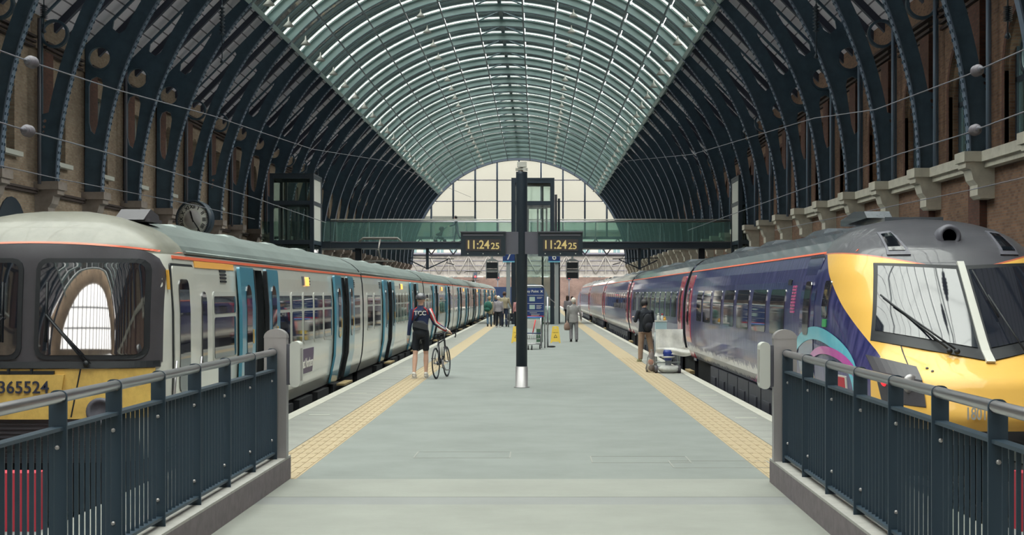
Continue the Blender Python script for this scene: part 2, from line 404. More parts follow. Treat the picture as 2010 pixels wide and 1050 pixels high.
# right wall: tall blind arches over a cream ledge
me_ra = fixmats(plate([(-H,5.7),(H,5.7),(H,10.6),(-H,10.6)], [archpts(3.3,6.05,9.9,16)], .0, .5, 'YZ'), M_brickR, 'wall_bay')
me_rb = MB().box(.45,.6,-1.8,1.8,5.9,10.2).mesh('arch_infill', M_brickY)
me_ring = fixmats(plate(archpts(3.7,6.05,10.1,16), [archpts(3.3,6.04,9.9,16)], -.03, .12, 'YZ'), M_brickP, 'arch_ring')
me_rpil = MB().box(-.22,.1,-.62,.62,-1.0,10.6).mesh('pilaster', M_brickP)
me_led = MB().box(-.42,.1,-H,H,5.72,6.02).box(-.3,.1,-H,H,5.55,5.72).mesh('stone_ledge', M_stoneR)
me_rdent = MB()
for i, (z, d) in enumerate(((10.55,.10),(10.75,.14),(10.95,.18),(11.15,.22))): me_rdent.box(-d, .12, -H+.6, H-.6, z, z+.09)
me_rdent = me_rdent.mesh('cornice_course', M_stoneD)
me_rdp = MB().tube([(-.3,0,5.9),(-.3,0,12.0)], .07, 8).mesh('downpipe', M_flange)
win = MB().box(.3,.38,-1.65,-1.5,6.05,9.0).box(.3,.38,1.5,1.65,6.05,9.0).box(.3,.38,-.05,.05,6.05,9.8).box(.3,.38,-1.65,1.65,7.9,8.05)
for cy, cz, rr in ((-.75,8.6,.5),(.75,8.6,.5),(0,9.3,.4)): win.tube([(.34, cy+rr*math.cos(t), cz+rr*math.sin(t)) for t in [2*PI*i/20 for i in range(20)]], .05, 6, closed=True)
me_win = win.mesh('window_tracery', M_dark); me_wing = fixmats(plate(archpts(3.3,6.05,9.9,16), [], .36,.39,'YZ'), M_tealglass, 'window_glass')
for k in range(KMIN, KMAX+1):
    y = YR0 + k*BAY; yc = y + H
    link('pilaster', me_rpil, wallR, (WXR, y + 1.0, 0)); link('corbel', me_cR, wallR, (WXR, y, 0))
    if k == KMAX: break
    link('wall_bay', me_ra, wallR, (WXR, yc, 0)); link('arch_ring', me_ring, wallR, (WXR, yc, 0))
    if k in (-3, -2, -1):
        w = link('window_tracery', me_win, wallR, (WXR, yc, 0)); link('window_glass', me_wing, w)
    else: link('arch_infill', me_rb, wallR, (WXR, yc, 0))
    if k < 3: link('stone_ledge', me_led, wallR, (WXR, yc, 0))
    link('cornice_course', me_rdent, wallR, (WXR, yc, 0)); link('downpipe', me_rdp, wallR, (WXR, y - .8, 0))

# ---------------------------------------------------------------- structure: roof
roof = bpy.data.objects.new('ceiling', None); COL.objects.link(roof); struct(roof); roof.location = (CX, 0, ZS)
RI, RW, RG = 15.35, 15.82, 15.94
TA = [48 - 8.4*i for i in range(6)]          # purlin angles from the crown
def pol(r, a): a = R(a); return (r*math.sin(a), r*math.cos(a))   # a measured from crown
ax, az = RG*math.sin(R(48)), RG*math.cos(R(48)); bx, bz = 16.1, 6.35
def half_outline():
    pts = [pol(RI, a) for a in np.linspace(90, 48, 26)]
    pts += [(ax-.15, az-.05), (16.0, bz-.05), (16.03, 0.0)]
    return pts
lower_slot = [(15.62,2.6),(15.78,2.75),(15.86,3.1),(15.86,4.6),(15.76,4.9),(15.55,5.0),(15.33,4.9),(15.27,4.6),(15.38,3.8),(15.5,3.0)]
# upper slot between arch band and roof slope
_l = math.hypot(bx-ax, bz-az); _n = (-(bz-az)/_l, (bx-ax)/_l); _c = ax*_n[0] + az*_n[1]
def rl(a): return _c / (_n[0]*math.sin(R(a)) + _n[1]*math.cos(R(a)))   # roof slope distance from the centre
up_slot = [pol(15.93, a) for a in np.linspace(64.3, 57.0, 8)] + [pol(15.98, 56.4)] + [pol(max(16.02, rl(a)-.24), a) for a in np.linspace(57, 63.8, 8)] + [pol(16.45, 64.9), pol(16.1, 65.2)]
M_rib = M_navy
holesA = [circ(15.42,5.75,.46,24), up_slot, lower_slot]
def bandu(z, r=15.97): return math.sqrt(r*r - z*z)
low_open = [(15.84,2.75),(15.84,5.05),(15.6,5.14),(15.42,5.17),(15.24,5.14)] + [(bandu(z), z) for z in (5.0,4.6,4.2,3.8,3.4,3.0,2.8)]
up_open = [(15.84,6.35),(15.84,6.28),(15.68,6.27),(15.42,6.36),(15.1,6.26)] + [pol(15.99, a) for a in np.linspace(66.6, 56, 8)] + [pol(16.2, 55.6)] + [(bx-.22-(bx-ax)*t, bz-.18+(az-bz)*t) for t in (.62,.4,.2,.06)]
full_open = [(15.86,2.75),(15.86,6.2)] + [pol(max(15.95, rl(a)-.2), a) for a in np.linspace(68.2, 56.5, 12)] + [pol(15.87, a) for a in np.linspace(56.8, 79.8, 24)]
holesB = [full_open, circ(15.77,2.5,.075,10), circ(15.8,2.28,.06,10), circ(15.83,2.1,.05,10)]
def web(holes, s, nm):
    me = plate(half_outline(), holes, -.07, .07, 'XZ')
    if s < 0:
        for v in me.vertices: v.co.x *= -1
    me.flip_normals() if s < 0 else None
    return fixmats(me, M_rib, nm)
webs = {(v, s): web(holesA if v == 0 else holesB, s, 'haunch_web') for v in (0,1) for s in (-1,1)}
def arc_strip(r0, r1, a0, a1, hy, n, m, nm):
    b = MB(); A = np.linspace(a0, a1, n+1)
    vs = []
    for a in A:
        for r, y in ((r0,-hy),(r1,-hy),(r1,hy),(r0,hy)):
            x, z = pol(r, a); vs.append((x, y, z))
    fs = []
    for i in range(n):
        for j in range(4): fs.append((4*i+j, 4*i+(j+1)%4, 4*i+4+(j+1)%4, 4*i+4+j))
    fs += [(0,1,2,3), (4*n+3,4*n+2,4*n+1,4*n)]
    b.add(vs, fs); return b.mesh(nm, m)
me_fl = {s: arc_strip(RI-.05, RI, 48*s, 90*s, .17, 26, M_flange, 'haunch_flange') for s in (-1,1)}  # lighter than the web: light on the underside put into the colour
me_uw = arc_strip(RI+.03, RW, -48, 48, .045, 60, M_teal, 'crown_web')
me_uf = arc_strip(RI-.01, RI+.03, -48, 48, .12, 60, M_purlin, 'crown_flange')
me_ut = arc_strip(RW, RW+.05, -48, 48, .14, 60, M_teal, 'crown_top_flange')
def ring3(cx_, cz_, r0, r1, s):
    me = plate(circ(cx_, cz_, r1, 28), [circ(cx_, cz_, r0, 28)], -.12, .12, 'XZ')
    if s < 0:
        for v in me.vertices: v.co.x *= -1
        me.flip_normals()
    return fixmats(me, M_rib, 'spandrel_ring')
me_ring2 = {s: ring3(15.42, 5.75, .44, .53, s) for s in (-1,1)}
bm_ = {}
for s in (-1, 1):
    b = MB()
    for a in np.arange(49, 90, .95):
        x, z = pol(RI-.055, a)
        for yy in (-.12, .12): b.cbox((s*x, yy, z), (.05,.06,.09), rot=(0, -s*R(90-a)+0, 0))
    bm_[s] = b.mesh('rivet_row', M_navy)
me_gb = arc_strip(RG-.05, RG-.02, -48, 48, .012, 36, M_purlin, 'glazing_bar')
# sloping lower roof deck: boards, rafters
def deck_mat():
    m = bpy.data.materials.new('pale_roof_boards'); m.use_nodes = True; nt = m.node_tree; n = nt.nodes; l = nt.links
    b = n['Principled BSDF']; b.inputs['Roughness'].default_value = .7
    t = n.new('ShaderNodeTexCoord'); s = n.new('ShaderNodeSeparateXYZ'); l.new(t.outputs['Object'], s.inputs[0])
    mm = n.new('ShaderNodeMath'); mm.operation = 'MODULO'; mm.inputs[1].default_value = .42
    ad = n.new('ShaderNodeMath'); ad.operation = 'ADD'; ad.inputs[1].default_value = 0; l.new(s.outputs['Z'], ad.inputs[0]); l.new(ad.outputs[0], mm.inputs[0])
    gt = n.new('ShaderNodeMath'); gt.operation = 'LESS_THAN'; gt.inputs[1].default_value = .045; l.new(mm.outputs[0], gt.inputs[0])
    mx = n.new('ShaderNodeMix'); mx.data_type = 'RGBA'; mx.inputs[6].default_value = lin((232,226,236)) + (1,); mx.inputs[7].default_value = lin((120,114,126)) + (1,)
    l.new(gt.outputs[0], mx.inputs[0]); l.new(mx.outputs[2], b.inputs['Base Color'])
    return m
M_deck = deck_mat()
dvx, dvz = bx - ax, bz - az; dl = math.hypot(dvx, dvz); nx, nz = -dvz/dl, dvx/dl  # outward normal (nx>0)
if nx < 0: nx, nz = -nx, -nz
def slope_box(s, y0, y1, d0, d1, m, nm, e0=0.0, e1=0.0):
    b = MB(); pts = [(ax - dvx/dl*e0 + nx*d0, az - dvz/dl*e0 + nz*d0), (bx + dvx/dl*e1 + nx*d0, bz + dvz/dl*e1 + nz*d0), (bx + dvx/dl*e1 + nx*d1, bz + dvz/dl*e1 + nz*d1), (ax - dvx/dl*e0 + nx*d1, az - dvz/dl*e0 + nz*d1)]
    b.prism([(s*a, c) for a, c in pts], y0, y1, 'XZ'); return b.mesh(nm, m)
NR = 2; SW = BAY/(NR+1)
me_dk = {s: slope_box(s, .0, SW, 0.02, .1, M_deck, 'roof_board_panel', 0, .5) for s in (-1,1)}
me_rf = {s: slope_box(s, -.13, .13, -.24, .03, M_rafter, 'rafter', 0, .1) for s in (-1,1)}
for k in range(KMIN, KMAX+1):
    y = YR0 + k*BAY
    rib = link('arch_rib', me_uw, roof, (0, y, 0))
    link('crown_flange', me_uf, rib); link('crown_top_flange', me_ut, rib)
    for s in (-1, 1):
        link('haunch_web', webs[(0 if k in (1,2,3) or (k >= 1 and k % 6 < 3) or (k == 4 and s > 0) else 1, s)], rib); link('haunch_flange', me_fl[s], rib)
        if True: link('spandrel_ring', me_ring2[s], rib)
        if 0 <= k + 2 < 14: link('rivet_row', bm_[s], rib, kind='stuff')
    if k == KMAX: break
    for s in (-1, 1):
        for j in range(NR+1): link('roof_board_panel', me_dk[s], roof, (0, y + j*SW, 0))
        for j in range(1, NR+1): link('rafter', me_rf[s], roof, (0, y + j*SW, 0))
    for j in range(1, 5): link('glazing_bar', me_gb, roof, (0, y + j*BAY/5, 0))
for a in TA + [-t for t in TA]:
    x, z = pol(RI+.35, a); big = abs(abs(a)-48) < .1
    b = MB(); w, h = (.09, .16) if not big else (.22, .6)
    pts = []
    for dr, dt in ((-h/2,-w/2),(h/2,-w/2),(h/2,w/2),(-h/2,w/2)):
        px_, pz_ = pol(RI+(-.02 if not big else .30)+dr, a); pts.append((px_ + dt*math.cos(R(a)), pz_ - dt*math.sin(R(a))))
    b.prism(pts, YS, YN, 'XZ'); b.build('purlin', M_purlin if not big else M_teal, roof)
edges = sorted(TA + [-t for t in TA])
pane_me = {}
for i in range(len(edges)-1):
    pane_me[i] = arc_strip(RG, RG+.02, edges[i]+.1, edges[i+1]-.1, BAY/2-.08, 4, M_roofglass, 'roof_pane')
rest = MB()
for k in range(KMIN, KMAX):
    yc = YR0 + (k+.5)*BAY
    for i in pane_me:
        if 0 <= k < 26: link('roof_pane', pane_me[i], roof, (0, yc, 0))
        else: rest.merge(pane_me[i], Matrix.Translation((0, yc, 0)))
rest.build('roof_panes', M_roofglass, roof, kind='stuff')
# ridge bracing and lamps
b = MB(); x6, z6 = pol(RI+.5, 6)
b.tube([(-x6,0,z6),(0,BAY/2,z6+.15),(x6,0,z6)], .05, 6); b.tube([(-x6,BAY,z6),(0,BAY/2,z6+.15),(x6,BAY,z6)], .05, 6); b.box(-.12,.12,0,BAY,z6+.1,z6+.35)
me_rg = b.mesh('ridge_brace', M_purlin)
for k in range(0, KMAX): link('ridge_brace', me_rg, roof, (0, YR0+k*BAY, 0))
lamp = MB().lathe([(.03,.5),(.05,.28),(.3,.0),(.26,-.02)], 12).mesh('pendant_lamp', M_white)
for k in range(0, KMAX, 1):
    for a, rr in ((46, RI-.7), (-46, RI-.7), (19.5, RI-.6), (-19.5, RI-.6)):
        x, z = pol(rr, a)
        tag(link('pendant_lamp', lamp, None, (CX+x, YR0+k*BAY, ZS+z+.0)), 'small white conical lamp hanging under a roof rib', 'lamp', 'pendant lamps under the glazed roof')

# north gable
gz0 = 4.2   # bottom of glazing above spring line
def half(z): return math.sqrt(max(0, RI**2 - z**2))
gb = thing('gable_screen', 'arched glazed end screen with dark mullions at the far end of the hall', 'window', (CX, YN, ZS)); 
del gb['category']; del gb['label']; gb.name = 'window_1'; gb['kind'] = 'structure'
me = arc_strip(RI-.1, RG+.3, -90, 90, .35, 90, M_dark, 'arch_frame'); link('arch_frame', me, gb)
b = MB(); b.box(-half(gz0), half(gz0), -.2,.2, gz0-.3, gz0+.1); b.box(-half(1.6), half(1.6), -.15,.15, 1.5, 1.75)
for i in range(-5, 5):
    x0 = i*3.15; b.tube([(x0,0,1.7),(x0+1.57,0,gz0-.2)], .1, 6); b.tube([(x0+3.15,0,1.7),(x0+1.57,0,gz0-.2)], .1, 6)
b.build('bottom_truss', M_greyd, gb)
zt = [gz0, 9.4-.05, 12.4]
for i in range(-4, 5):
    x = i*3.15; b = MB(); b.box(x-.13, x+.13, -.25, .25, gz0, half(abs(x))+0.0 if abs(x) < RI else gz0); b.build('mullion', M_dark, gb)
for z in zt[1:]:
    b = MB(); b.box(-half(z), half(z), -.1,.1, z-.07, z+.07); b.build('transom', M_greyd, gb)
rows = zt + [16]
for i in range(-5, 5):
    for j in range(3):
        x0, x1 = i*3.15+.14, (i+1)*3.15-.14; z0, z1 = rows[j]+.08, rows[j+1]-.08
        xs_ = np.linspace(x0, x1, 7); top = [(x, min(z1, half(abs(x)))) if abs(x) < RI else (x, z0) for x in xs_]
        top = [(x, z) for x, z in top if z > z0 + .02]
        if len(top) < 2: continue
        poly = [(top[0][0], z0), (top[-1][0], z0)] + top[::-1]
        MB().prism(poly, -.02, .02, 'XZ').build('gable_pane', M_gableglass, gb)
# south gable behind the viewer: brick screen with one big lunette
ws = fixmats(plate([(-16.1,-6.9),(16.1,-6.9),(16.1,6.9),(12.3,11.2)] + [pol(16.6,a) for a in np.linspace(44,-44,20)] + [(-12.3,11.2),(-16.1,6.9)],
     [[(-12.6,1.5),(12.6,1.5)] + [pol(12.8, a) for a in np.linspace(83,-83,24)]], -.4, .4, 'XZ'), M_brickY, 'wall_south')
wsO = struct(link('wall_south', ws, None, (CX, YS, ZS)))
b = MB()
for i in range(-7, 8):
    x = i*1.7; b.box(x-.12, x+.12, -.2,.2, 1.5, math.sqrt(max(.1, 12.8**2-x*x)))
for z in (5.0, 8.6): b.box(-11.5,11.5,-.15,.15,z-.12,z+.12)
b.build('window_frame', M_dark, wsO)

# ---------------------------------------------------------------- trains
def row_panel(b, zs, L, Rr, P, o0, o1, nc=1, mi=0, smooth=False):
    """outline given by left/right limits per row, laid on a surface P(u, z, offset), with thickness"""
    n = nc + 1; m = len(zs); vs = []
    for o in (o0, o1):
        for z in zs:
            a, c = L(z), Rr(z)
            for j in range(n): vs.append(P(a + (c-a)*j/nc, z, o))
    fs = []; K = n*m
    for i in range(m-1):
        for j in range(nc):
            q = (i*n+j, i*n+j+1, (i+1)*n+j+1, (i+1)*n+j)
            fs.append(tuple(K+t for t in q)); fs.append(tuple(reversed(q)))
    for i in range(m-1):
        fs.append((i*n, (i+1)*n, K+(i+1)*n, K+i*n)); fs.append((i*n+nc, K+i*n+nc, K+(i+1)*n+nc, (i+1)*n+nc))
    for j in range(nc):
        fs.append((j, K+j, K+j+1, j+1)); t = (m-1)*n; fs.append((t+j, t+j+1, K+t+j+1, K+t+j))
    b.add(vs, fs, mi, smooth); return b
def rr_panel(b, y0, y1, z0, z1, r, P, o0, o1, nc=1, mi=0, nz=5):
    zs = sorted(set([z0 + r*(1-math.cos(t)) for t in (0,.5,1.0,PI/2)] + [z1 - r*(1-math.cos(t)) for t in (0,.5,1.0,PI/2)] + list(np.linspace(z0+r, z1-r, nz))))
    def ins(z):
        d = min(z-z0, z1-z)
        return 0 if d >= r else r - math.sqrt(max(0, r*r - (r-d)**2))
    return row_panel(b, zs, lambda z: y0+ins(z), lambda z: y1-ins(z), P, o0, o1, nc, mi)
def quad_patch(b, c, P, o0, o1, n=6, m=6, mi=0):
    """c = corners (u,z): bottom-left, bottom-right, top-right, top-left"""
    def bl(s, t):
        a = [c[0][i]*(1-s)+c[1][i]*s for i in (0,1)]; d = [c[3][i]*(1-s)+c[2][i]*s for i in (0,1)]
        return [a[i]*(1-t)+d[i]*t for i in (0,1)]
    vs = []; 
    for o in (o0, o1):
        for j in range(m+1):
            for i in range(n+1):
                u, z = bl(i/n, j/m); vs.append(P(u, z, o))
    N = n+1; K = N*(m+1); fs = []
    for j in range(m):
        for i in range(n):
            q = (j*N+i, j*N+i+1, (j+1)*N+i+1, (j+1)*N+i); fs.append(tuple(K+t for t in q)); fs.append(tuple(reversed(q)))
    for j in range(m):
        fs.append((j*N, (j+1)*N, K+(j+1)*N, K+j*N)); fs.append((j*N+n, K+j*N+n, K+(j+1)*N+n, (j+1)*N+n))
    for i in range(n):
        fs.append((i, K+i, K+i+1, i+1)); t = m*N; fs.append((t+i, t+i+1, K+t+i+1, K+t+i))
    return b.add(vs, fs, mi)
def interp(tab, z):
    if z <= tab[0][0]: return tab[0][1]
    for (a, va), (c, vc) in zip(tab, tab[1:]):
        if z <= c: t = (z-a)/(c-a); t2 = t; return va + (vc-va)*t2
    return tab[-1][1]
class Prof:
    def __init__(s, side, roofp):
        s.side = side; s.roof = roofp; s.tab = side + roofp[1:]
    def w(s, z): return interp(s.tab, z)
PL = Prof([(0.03,1.25),(.15,1.31),(.35,1.36),(.7,1.395),(1.0,1.405),(1.7,1.40),(2.1,1.375),(2.3,1.34)], [(2.3,1.34),(2.42,1.27),(2.55,1.12),(2.67,.88),(2.76,.58),(2.81,.28),(2.825,0)])
PR = Prof([(0.30,1.22),(.42,1.31),(.6,1.36),(.9,1.395),(1.2,1.40),(1.7,1.385),(2.1,1.32),(2.4,1.21)], [(2.4,1.21),(2.55,1.10),(2.68,.92),(2.77,.68),(2.83,.36),(2.85,0)])
def hull(P, y0, y1, recess=(), zr=2.2, depth=.55):
    """closed car body: full sections with doorway sections set in"""
    b = MB(); cuts = sorted([y0] + [v for r_ in recess for v in r_] + [y1])
    pf = [(z, w) for z, w in P.side]
    # finer side
    zs = list(np.linspace(P.side[0][0], P.side[-1][0], 12)); S = [(z, P.w(z)) for z in zs]
    zr_ = [zr + (P.roof[-1][0]-P.side[-1][0])*0 for _ in (0,)]
    Rf = [(P.w(z), z) for z in (P.side[-1][0], P.side[-1][0]+.06, P.side[-1][0]+.12, P.side[-1][0]+.2, P.side[-1][0]+.28, P.side[-1][0]+.36, P.side[-1][0]+.42, P.side[-1][0]+.47)]
    top = P.roof[-1][0]
    for a, c in zip(cuts, cuts[1:]):
        ins = any(abs(a-r_[0]) < 1e-6 for r_ in recess)
        pts = []
        for z, w in S: pts.append((w if not (ins and z < zr) else w-depth, z, 2 if ins and z < zr else 0))
        if ins:  # make the lintel step crisp
            pts = [p for p in pts if p[1] < zr] + [(P.w(zr)-depth, zr-.001, 2), (P.w(zr), zr, 0)] + [p for p in pts if p[1] > zr]
        for z, w in [(q[0], q[1]) for q in P.roof[1:]]: pts.append((w, z, 1))
        ring = [(x, z, m) for x, z, m in pts] + [(-x, z, m) for x, z, m in reversed(pts[:-1])]
        n = len(ring)
        for i in range(n):
            (xa, za, ma), (xb, zb, mb) = ring[i], ring[(i+1) % n]
            m = 1 if max(za, zb) > P.side[-1][0] + .01 else (2 if (ma == 2 and mb == 2) else 0)
            if i == n-1: m = 2
            b.add([(xa,a,za),(xa,c,za),(xb,c,zb),(xb,a,zb)], [(0,1,2,3)], m, m == 1)
        k = len(b.v)
        b.add([(x,a,z) for x,z,_ in ring], [tuple(range(n))], 2); b.add([(x,c,z) for x,z,_ in ring], [tuple(reversed(range(n)))], 2)
    return b
M_wbody = mat('train_white_paint', (206, 207, 200), 0.28, var=0.06, scale=1.5, coat=.5, stretch=(1,.4,1))
M_wroof = mat('train_grey_roof', (118, 128, 126), 0.34, metal=.35, var=0.25, scale=1.2, stretch=(1,.5,1), bump=.08)
M_dome = mat('train_weathered_dome', (116, 115, 105), 0.4, var=0.22, scale=1.6, bump=.05, coat=.2)
M_int = mat('vestibule_dark', (34, 40, 46), 0.7)
M_tealdoor = mat('train_teal_door', (72, 138, 164), 0.3, coat=.6)
M_glassT = mat('train_window_glass', (26, 26, 36), 0.03, spec=1.0, ior=1.7)
M_maskP = mat('cab_mask_dark', (66, 64, 70), 0.45, var=.12, scale=3)
M_yel = mat('cab_yellow_grimy', (228, 192, 104), 0.5, var=.35, scale=5.5, rgb2=(196, 160, 86), stretch=(1,1,.7))
M_orange = mat('orange_line', (226, 106, 76), 0.4)
M_fcy = mat('first_class_yellow', (232, 170, 84), 0.4)
M_under = mat('underframe_black', (30, 32, 36), 0.8)
M_bellow = mat('gangway_rubber', (52, 46, 46), 0.8)
M_gasket = mat('window_gasket_pale', (176, 178, 174), 0.5)
M_num = mat('number_dark_blue', (44, 50, 70), 0.5)
M_red = mat('seat_red', (176, 44, 62), 0.6)
M_poleY = mat('grab_pole_yellow', (212, 160, 60), 0.4)
M_purple = mat('poster_purple', (84, 66, 96), 0.5)
M_lettr = mat('white_lettering', (225, 222, 215), 0.5)
M_step = mat('step_board_buff', (160, 140, 100), 0.8)
M_panto = mat('pantograph_metal', (120, 116, 112), 0.5, .3)
def sideP(P, s, yb=None, fn=None):
    def p(y, z, o):
        w = P.w(z)
        if fn and yb is not None and y < yb: w = fn(y, z)
        return (s*(w+o), y, z)
    return p
def bogie(parent, y):
    b = MB()
    for s in (-1,1): b.box(s*1.0-.06, s*1.0+.06, y-1.3, y+1.3, -.68, -.45)
    b.box(-1.0,1.0,y-.2,y+.2,-.62,-.42)
    for s in (-1,1):
        for yy in (-1.0,1.0): b.cbox((s*1.02, y+yy, -.5), (.16,.34,.3))
    o = b.build('bogie', M_under, parent)
    w = MB().lathe([(.0,.0),(.10,-.06),(.36,-.06),(.40,-.02),(.40,.06),(.43,.07),(.43,.09),(.0,.09)], 20, axis='X').mesh('wheel', M_under)
    for s in (-1,1):
        for yy in (-1.0,1.0):
            q = link('wheel', w, o, (s*.75, y+yy, -.475)); q.rotation_euler = (0,0,0 if s < 0 else PI)
def white_car(name, label, y0, L, doors, cab=False, group='carriages of the white train'):
    t = thing(name, label, 'carriage', (CXL, y0, 0), group=group)
    rec = [(d-.55, d+.55) for d in doors]; ys = 1.6 if cab else 0.0
    hull(PL, ys, L, rec).build('body', [M_wbody, M_wroof, M_int], t)
    q = PL
    for s in (1, -1):
        P = sideP(PL, s, 1.6, (lambda y, z: sx_front(PL, YFL, 1.6, 7.0, y, z)) if cab else None)
        # cantrail strip and gutter
        b = MB(); row_panel(b, [2.255, 2.29], lambda z: .9 if cab else .02, lambda z: L-.02, P, -.01, .012, 2 if not cab else 12); b.build('cantrail_line', M_orange, t)
        b = MB(); b.tube([(s*1.335,ys,2.34),(s*1.335,L,2.34)], .022, 6); b.build('gutter', M_wroof, t)
        if s < 0: continue
        # doors: plug doors slid clear either side of each open doorway
        for d in doors:
            for sg in (-1, 1):
                ya, yb_ = (d-1.58, d-.52) if sg < 0 else (d+.52, d+1.58)
                b = MB(); rr_panel(b, ya, yb_, .05, 2.22, .04, P, .03, .075, 1); lf = b.build('door_leaf', M_tealdoor, t)
                wy = (ya+yb_)/2; b = MB(); rr_panel(b, wy-.20, wy+.20, .95, 1.98, .19, P, .07, .082, 1); b.build('door_window', M_glassT, lf)
                b = MB(); e = ya if sg > 0 else yb_; rr_panel(b, e-.03, e+.03, .06, 2.2, .02, P, .028, .085, 1); b.build('door_edge_seal', M_black, lf)
                b = MB(); rr_panel(b, wy+sg*.0+.27, wy+.31, 1.15, 1.35, .01, P, .07, .085, 1); b.build('door_button', M_poleY, lf)
            b = MB(); b.box(s*1.36, s*1.53, d-.7, d+.7, -.04, .0); b.build('step_board', M_step, t)
            b = MB()
            for yy in (-.32, .32): b.tube([(s*1.08,d+yy,.05),(s*1.08,d+yy,2.1)], .02, 8)
            b.build('grab_pole', M_poleY, t)
            b = MB(); b.box(.70,.95,d-.5,d+.5,.0,.04); b.box(.86,.875,d-.4,d+.1,.9,1.9); b.build('vestibule_fitting', M_greyd, t)
        # windows
        wins = []
        if cab: wins += [(2.95, 4.35)]
        else: wins += [(.75, 1.9), (2.4, 3.9)]
        d0, d1 = doors[0]+1.75, doors[-1]-1.75; n = 5; 
        st = (d1-d0)/n
        for i in range(n): wins.append((d0+st*i+.13, d0+st*(i+1)-.13))
        e0 = doors[-1]+1.8
        if L-e0 > 2.6: wins += [(e0+.05, e0+1.4), (e0+1.7, L-.9)]
        else: wins += [(e0+.0, L-.65)]
        if not cab: wins = [w for w in wins if w[1] < doors[0]-1.6 or w[0] > doors[0]+1.6]
        for (a, c) in wins:
            b = MB(); rr_panel(b, a-.05, c+.05, .97, 1.88, .1, P, -.01, .012, 1); f = b.build('window_frame', M_gasket, t)
            b = MB(); rr_panel(b, a, c, 1.03, 1.55, .05, P, .008, .018, 1); b.build('window_pane', M_glassT, f)
            b = MB(); rr_panel(b, a, c, 1.60, 1.82, .04, P, .008, .018, 1); b.build('window_pane', M_glassT, f)
        # louvre and lamp
        for yv in ([2.75+.9] if cab else [doors[0]-2.0]) + [doors[-1]+2.1]:
            b = MB()
            for i in range(4): rr_panel(b, yv-.2, yv+.2, 2.0+.045*i-.0, 2.025+.045*i, .005, P, -.005, .012, 1, nz=2)
            b.build('vent_louvre', M_black, t)
        ym = (doors[0]+doors[-1])/2
        b = MB(); rr_panel(b, ym-.55, ym-.30, 2.0, 2.16, .01, P, -.005, .012); b.build('vent_louvre', M_greyd, t)
        b = MB(); rr_panel(b, ym-.10, ym+.0, 1.99, 2.15, .02, P, 0, .05); b.build('door_warning_lamp', M_amberlamp, t)
        b = MB()
        for i in range(3): rr_panel(b, ym+.1, ym+.4, 2.01+.055*i, 2.035+.055*i, .005, P, -.005, .012, 1, nz=2)
        b.build('vent_louvre', M_black, t)
    b = MB(); b.box(-1.2, 1.2, .4, L-.3, -.55, .04); 
    for yy in np.arange(3.8, L-4, 2.3): b.box(-1.32, 1.32, yy, yy+1.6, -.6, -.02)
    b.build('underframe', M_under, t)
    bogie(t, 2.6); bogie(t, L-2.6)
    if True:
        b = MB(); b.box(-.95,.95,L,L+.24,.05,2.45); b.build('gangway', M_bellow, t)
    for yy in (5.2, 8.9, 12.8, 16.6):   # low roof pods
        b = MB(); b.add([(-.62,yy-.5,2.72),(.62,yy-.5,2.72),(.62,yy+.5,2.72),(-.62,yy+.5,2.72),(-.42,yy-.3,2.82),(.42,yy-.3,2.82),(.42,yy+.4,2.82),(-.42,yy+.4,2.82)], [(0,3,2,1),(4,5,6,7),(0,1,5,4),(1,2,6,5),(2,3,7,6),(3,0,4,7)]); b.build('roof_pod', M_wroof, t)
    return t
BULGE = .10
def Ffront(P, YF, yb, n, u, z):
    w = max(1e-4, P.w(z)); k = min(1.0, abs(u)/w)
    return yb - (yb - interp(YF, z)) * (1 - k**n)**(1/n) + (BULGE*(min(abs(u), 1.3))**2 * (1 - k**n)**(1/n) if P is PL else 0)
def sx_front(P, YF, yb, n, y, z):
    yf = interp(YF, z)
    if y <= yf: return 0.0
    k = min(1.0, (yb-y)/(yb-yf)); return P.w(z) * (1 - k**n)**(1/n)
def nose(P, YF, yb, n, zs, mats, name, t, mi=lambda z: 0, cols=56):
    b = MB(); vs = []; N = cols+1
    for z in zs:
        w = P.w(z); yf = interp(YF, z)
        for j in range(N):
            a = PI*j/cols; c, s = math.cos(a), math.sin(a)
            ux = -w*math.copysign(abs(c)**(2/n), c); vs.append((ux, yb - (yb-yf)*abs(s)**(2/n) + (BULGE*min(abs(ux), 1.3)**2*abs(s)**(2/n) if P is PL else 0), z))
    fs = []
    b0 = 0
    for i in range(len(zs)-1):
        b.add([], []); 
        for j in range(cols): fs.append(((i*N+j, i*N+j+1, (i+1)*N+j+1, (i+1)*N+j), mi((zs[i]+zs[i+1])/2)))
    b.v = vs
    for f, m in fs: b.f.append(f); b.mi.append(m); b.sm.append(True)
    k = len(b.v); b.v.append((0, yb, zs[0])); 
    for j in range(cols): b.f.append((j+1, j, k)); b.mi.append(0); b.sm.append(False)
    return b.build(name, mats, t)
YFL = [(0.03,.05),(.3,.0),(1.05,.0),(1.12,.02),(1.3,.031),(1.5,.046),(1.7,.065),(1.9,.087),(2.1,.112),(2.2,.127),(2.38,.17),(2.5,.34),(2.6,.5),(2.7,.72),(2.77,1.0),(2.81,1.3),(2.825,1.6)]
LD = [6.1, 16.2]
lead = white_car('train_carriage', 'leading white carriage with yellow cab front and teal doors beside the left barrier', 17.0, 20.0, LD, cab=True)
nose(PL, YFL, 1.6, 7.0, sorted(list(np.linspace(.03, 2.3, 18)) + [2.34,2.38,2.42,2.46,2.5,2.55,2.6,2.65,2.7,2.74,2.77,2.79,2.81,2.82,2.825]), [M_wbody, M_dome], 'cab_shell', lead, lambda z: 1 if z > 2.27 else 0)
FP = lambda u, z, o: (u, Ffront(PL, YFL, 1.6, 7.0, u, z) - o, z)
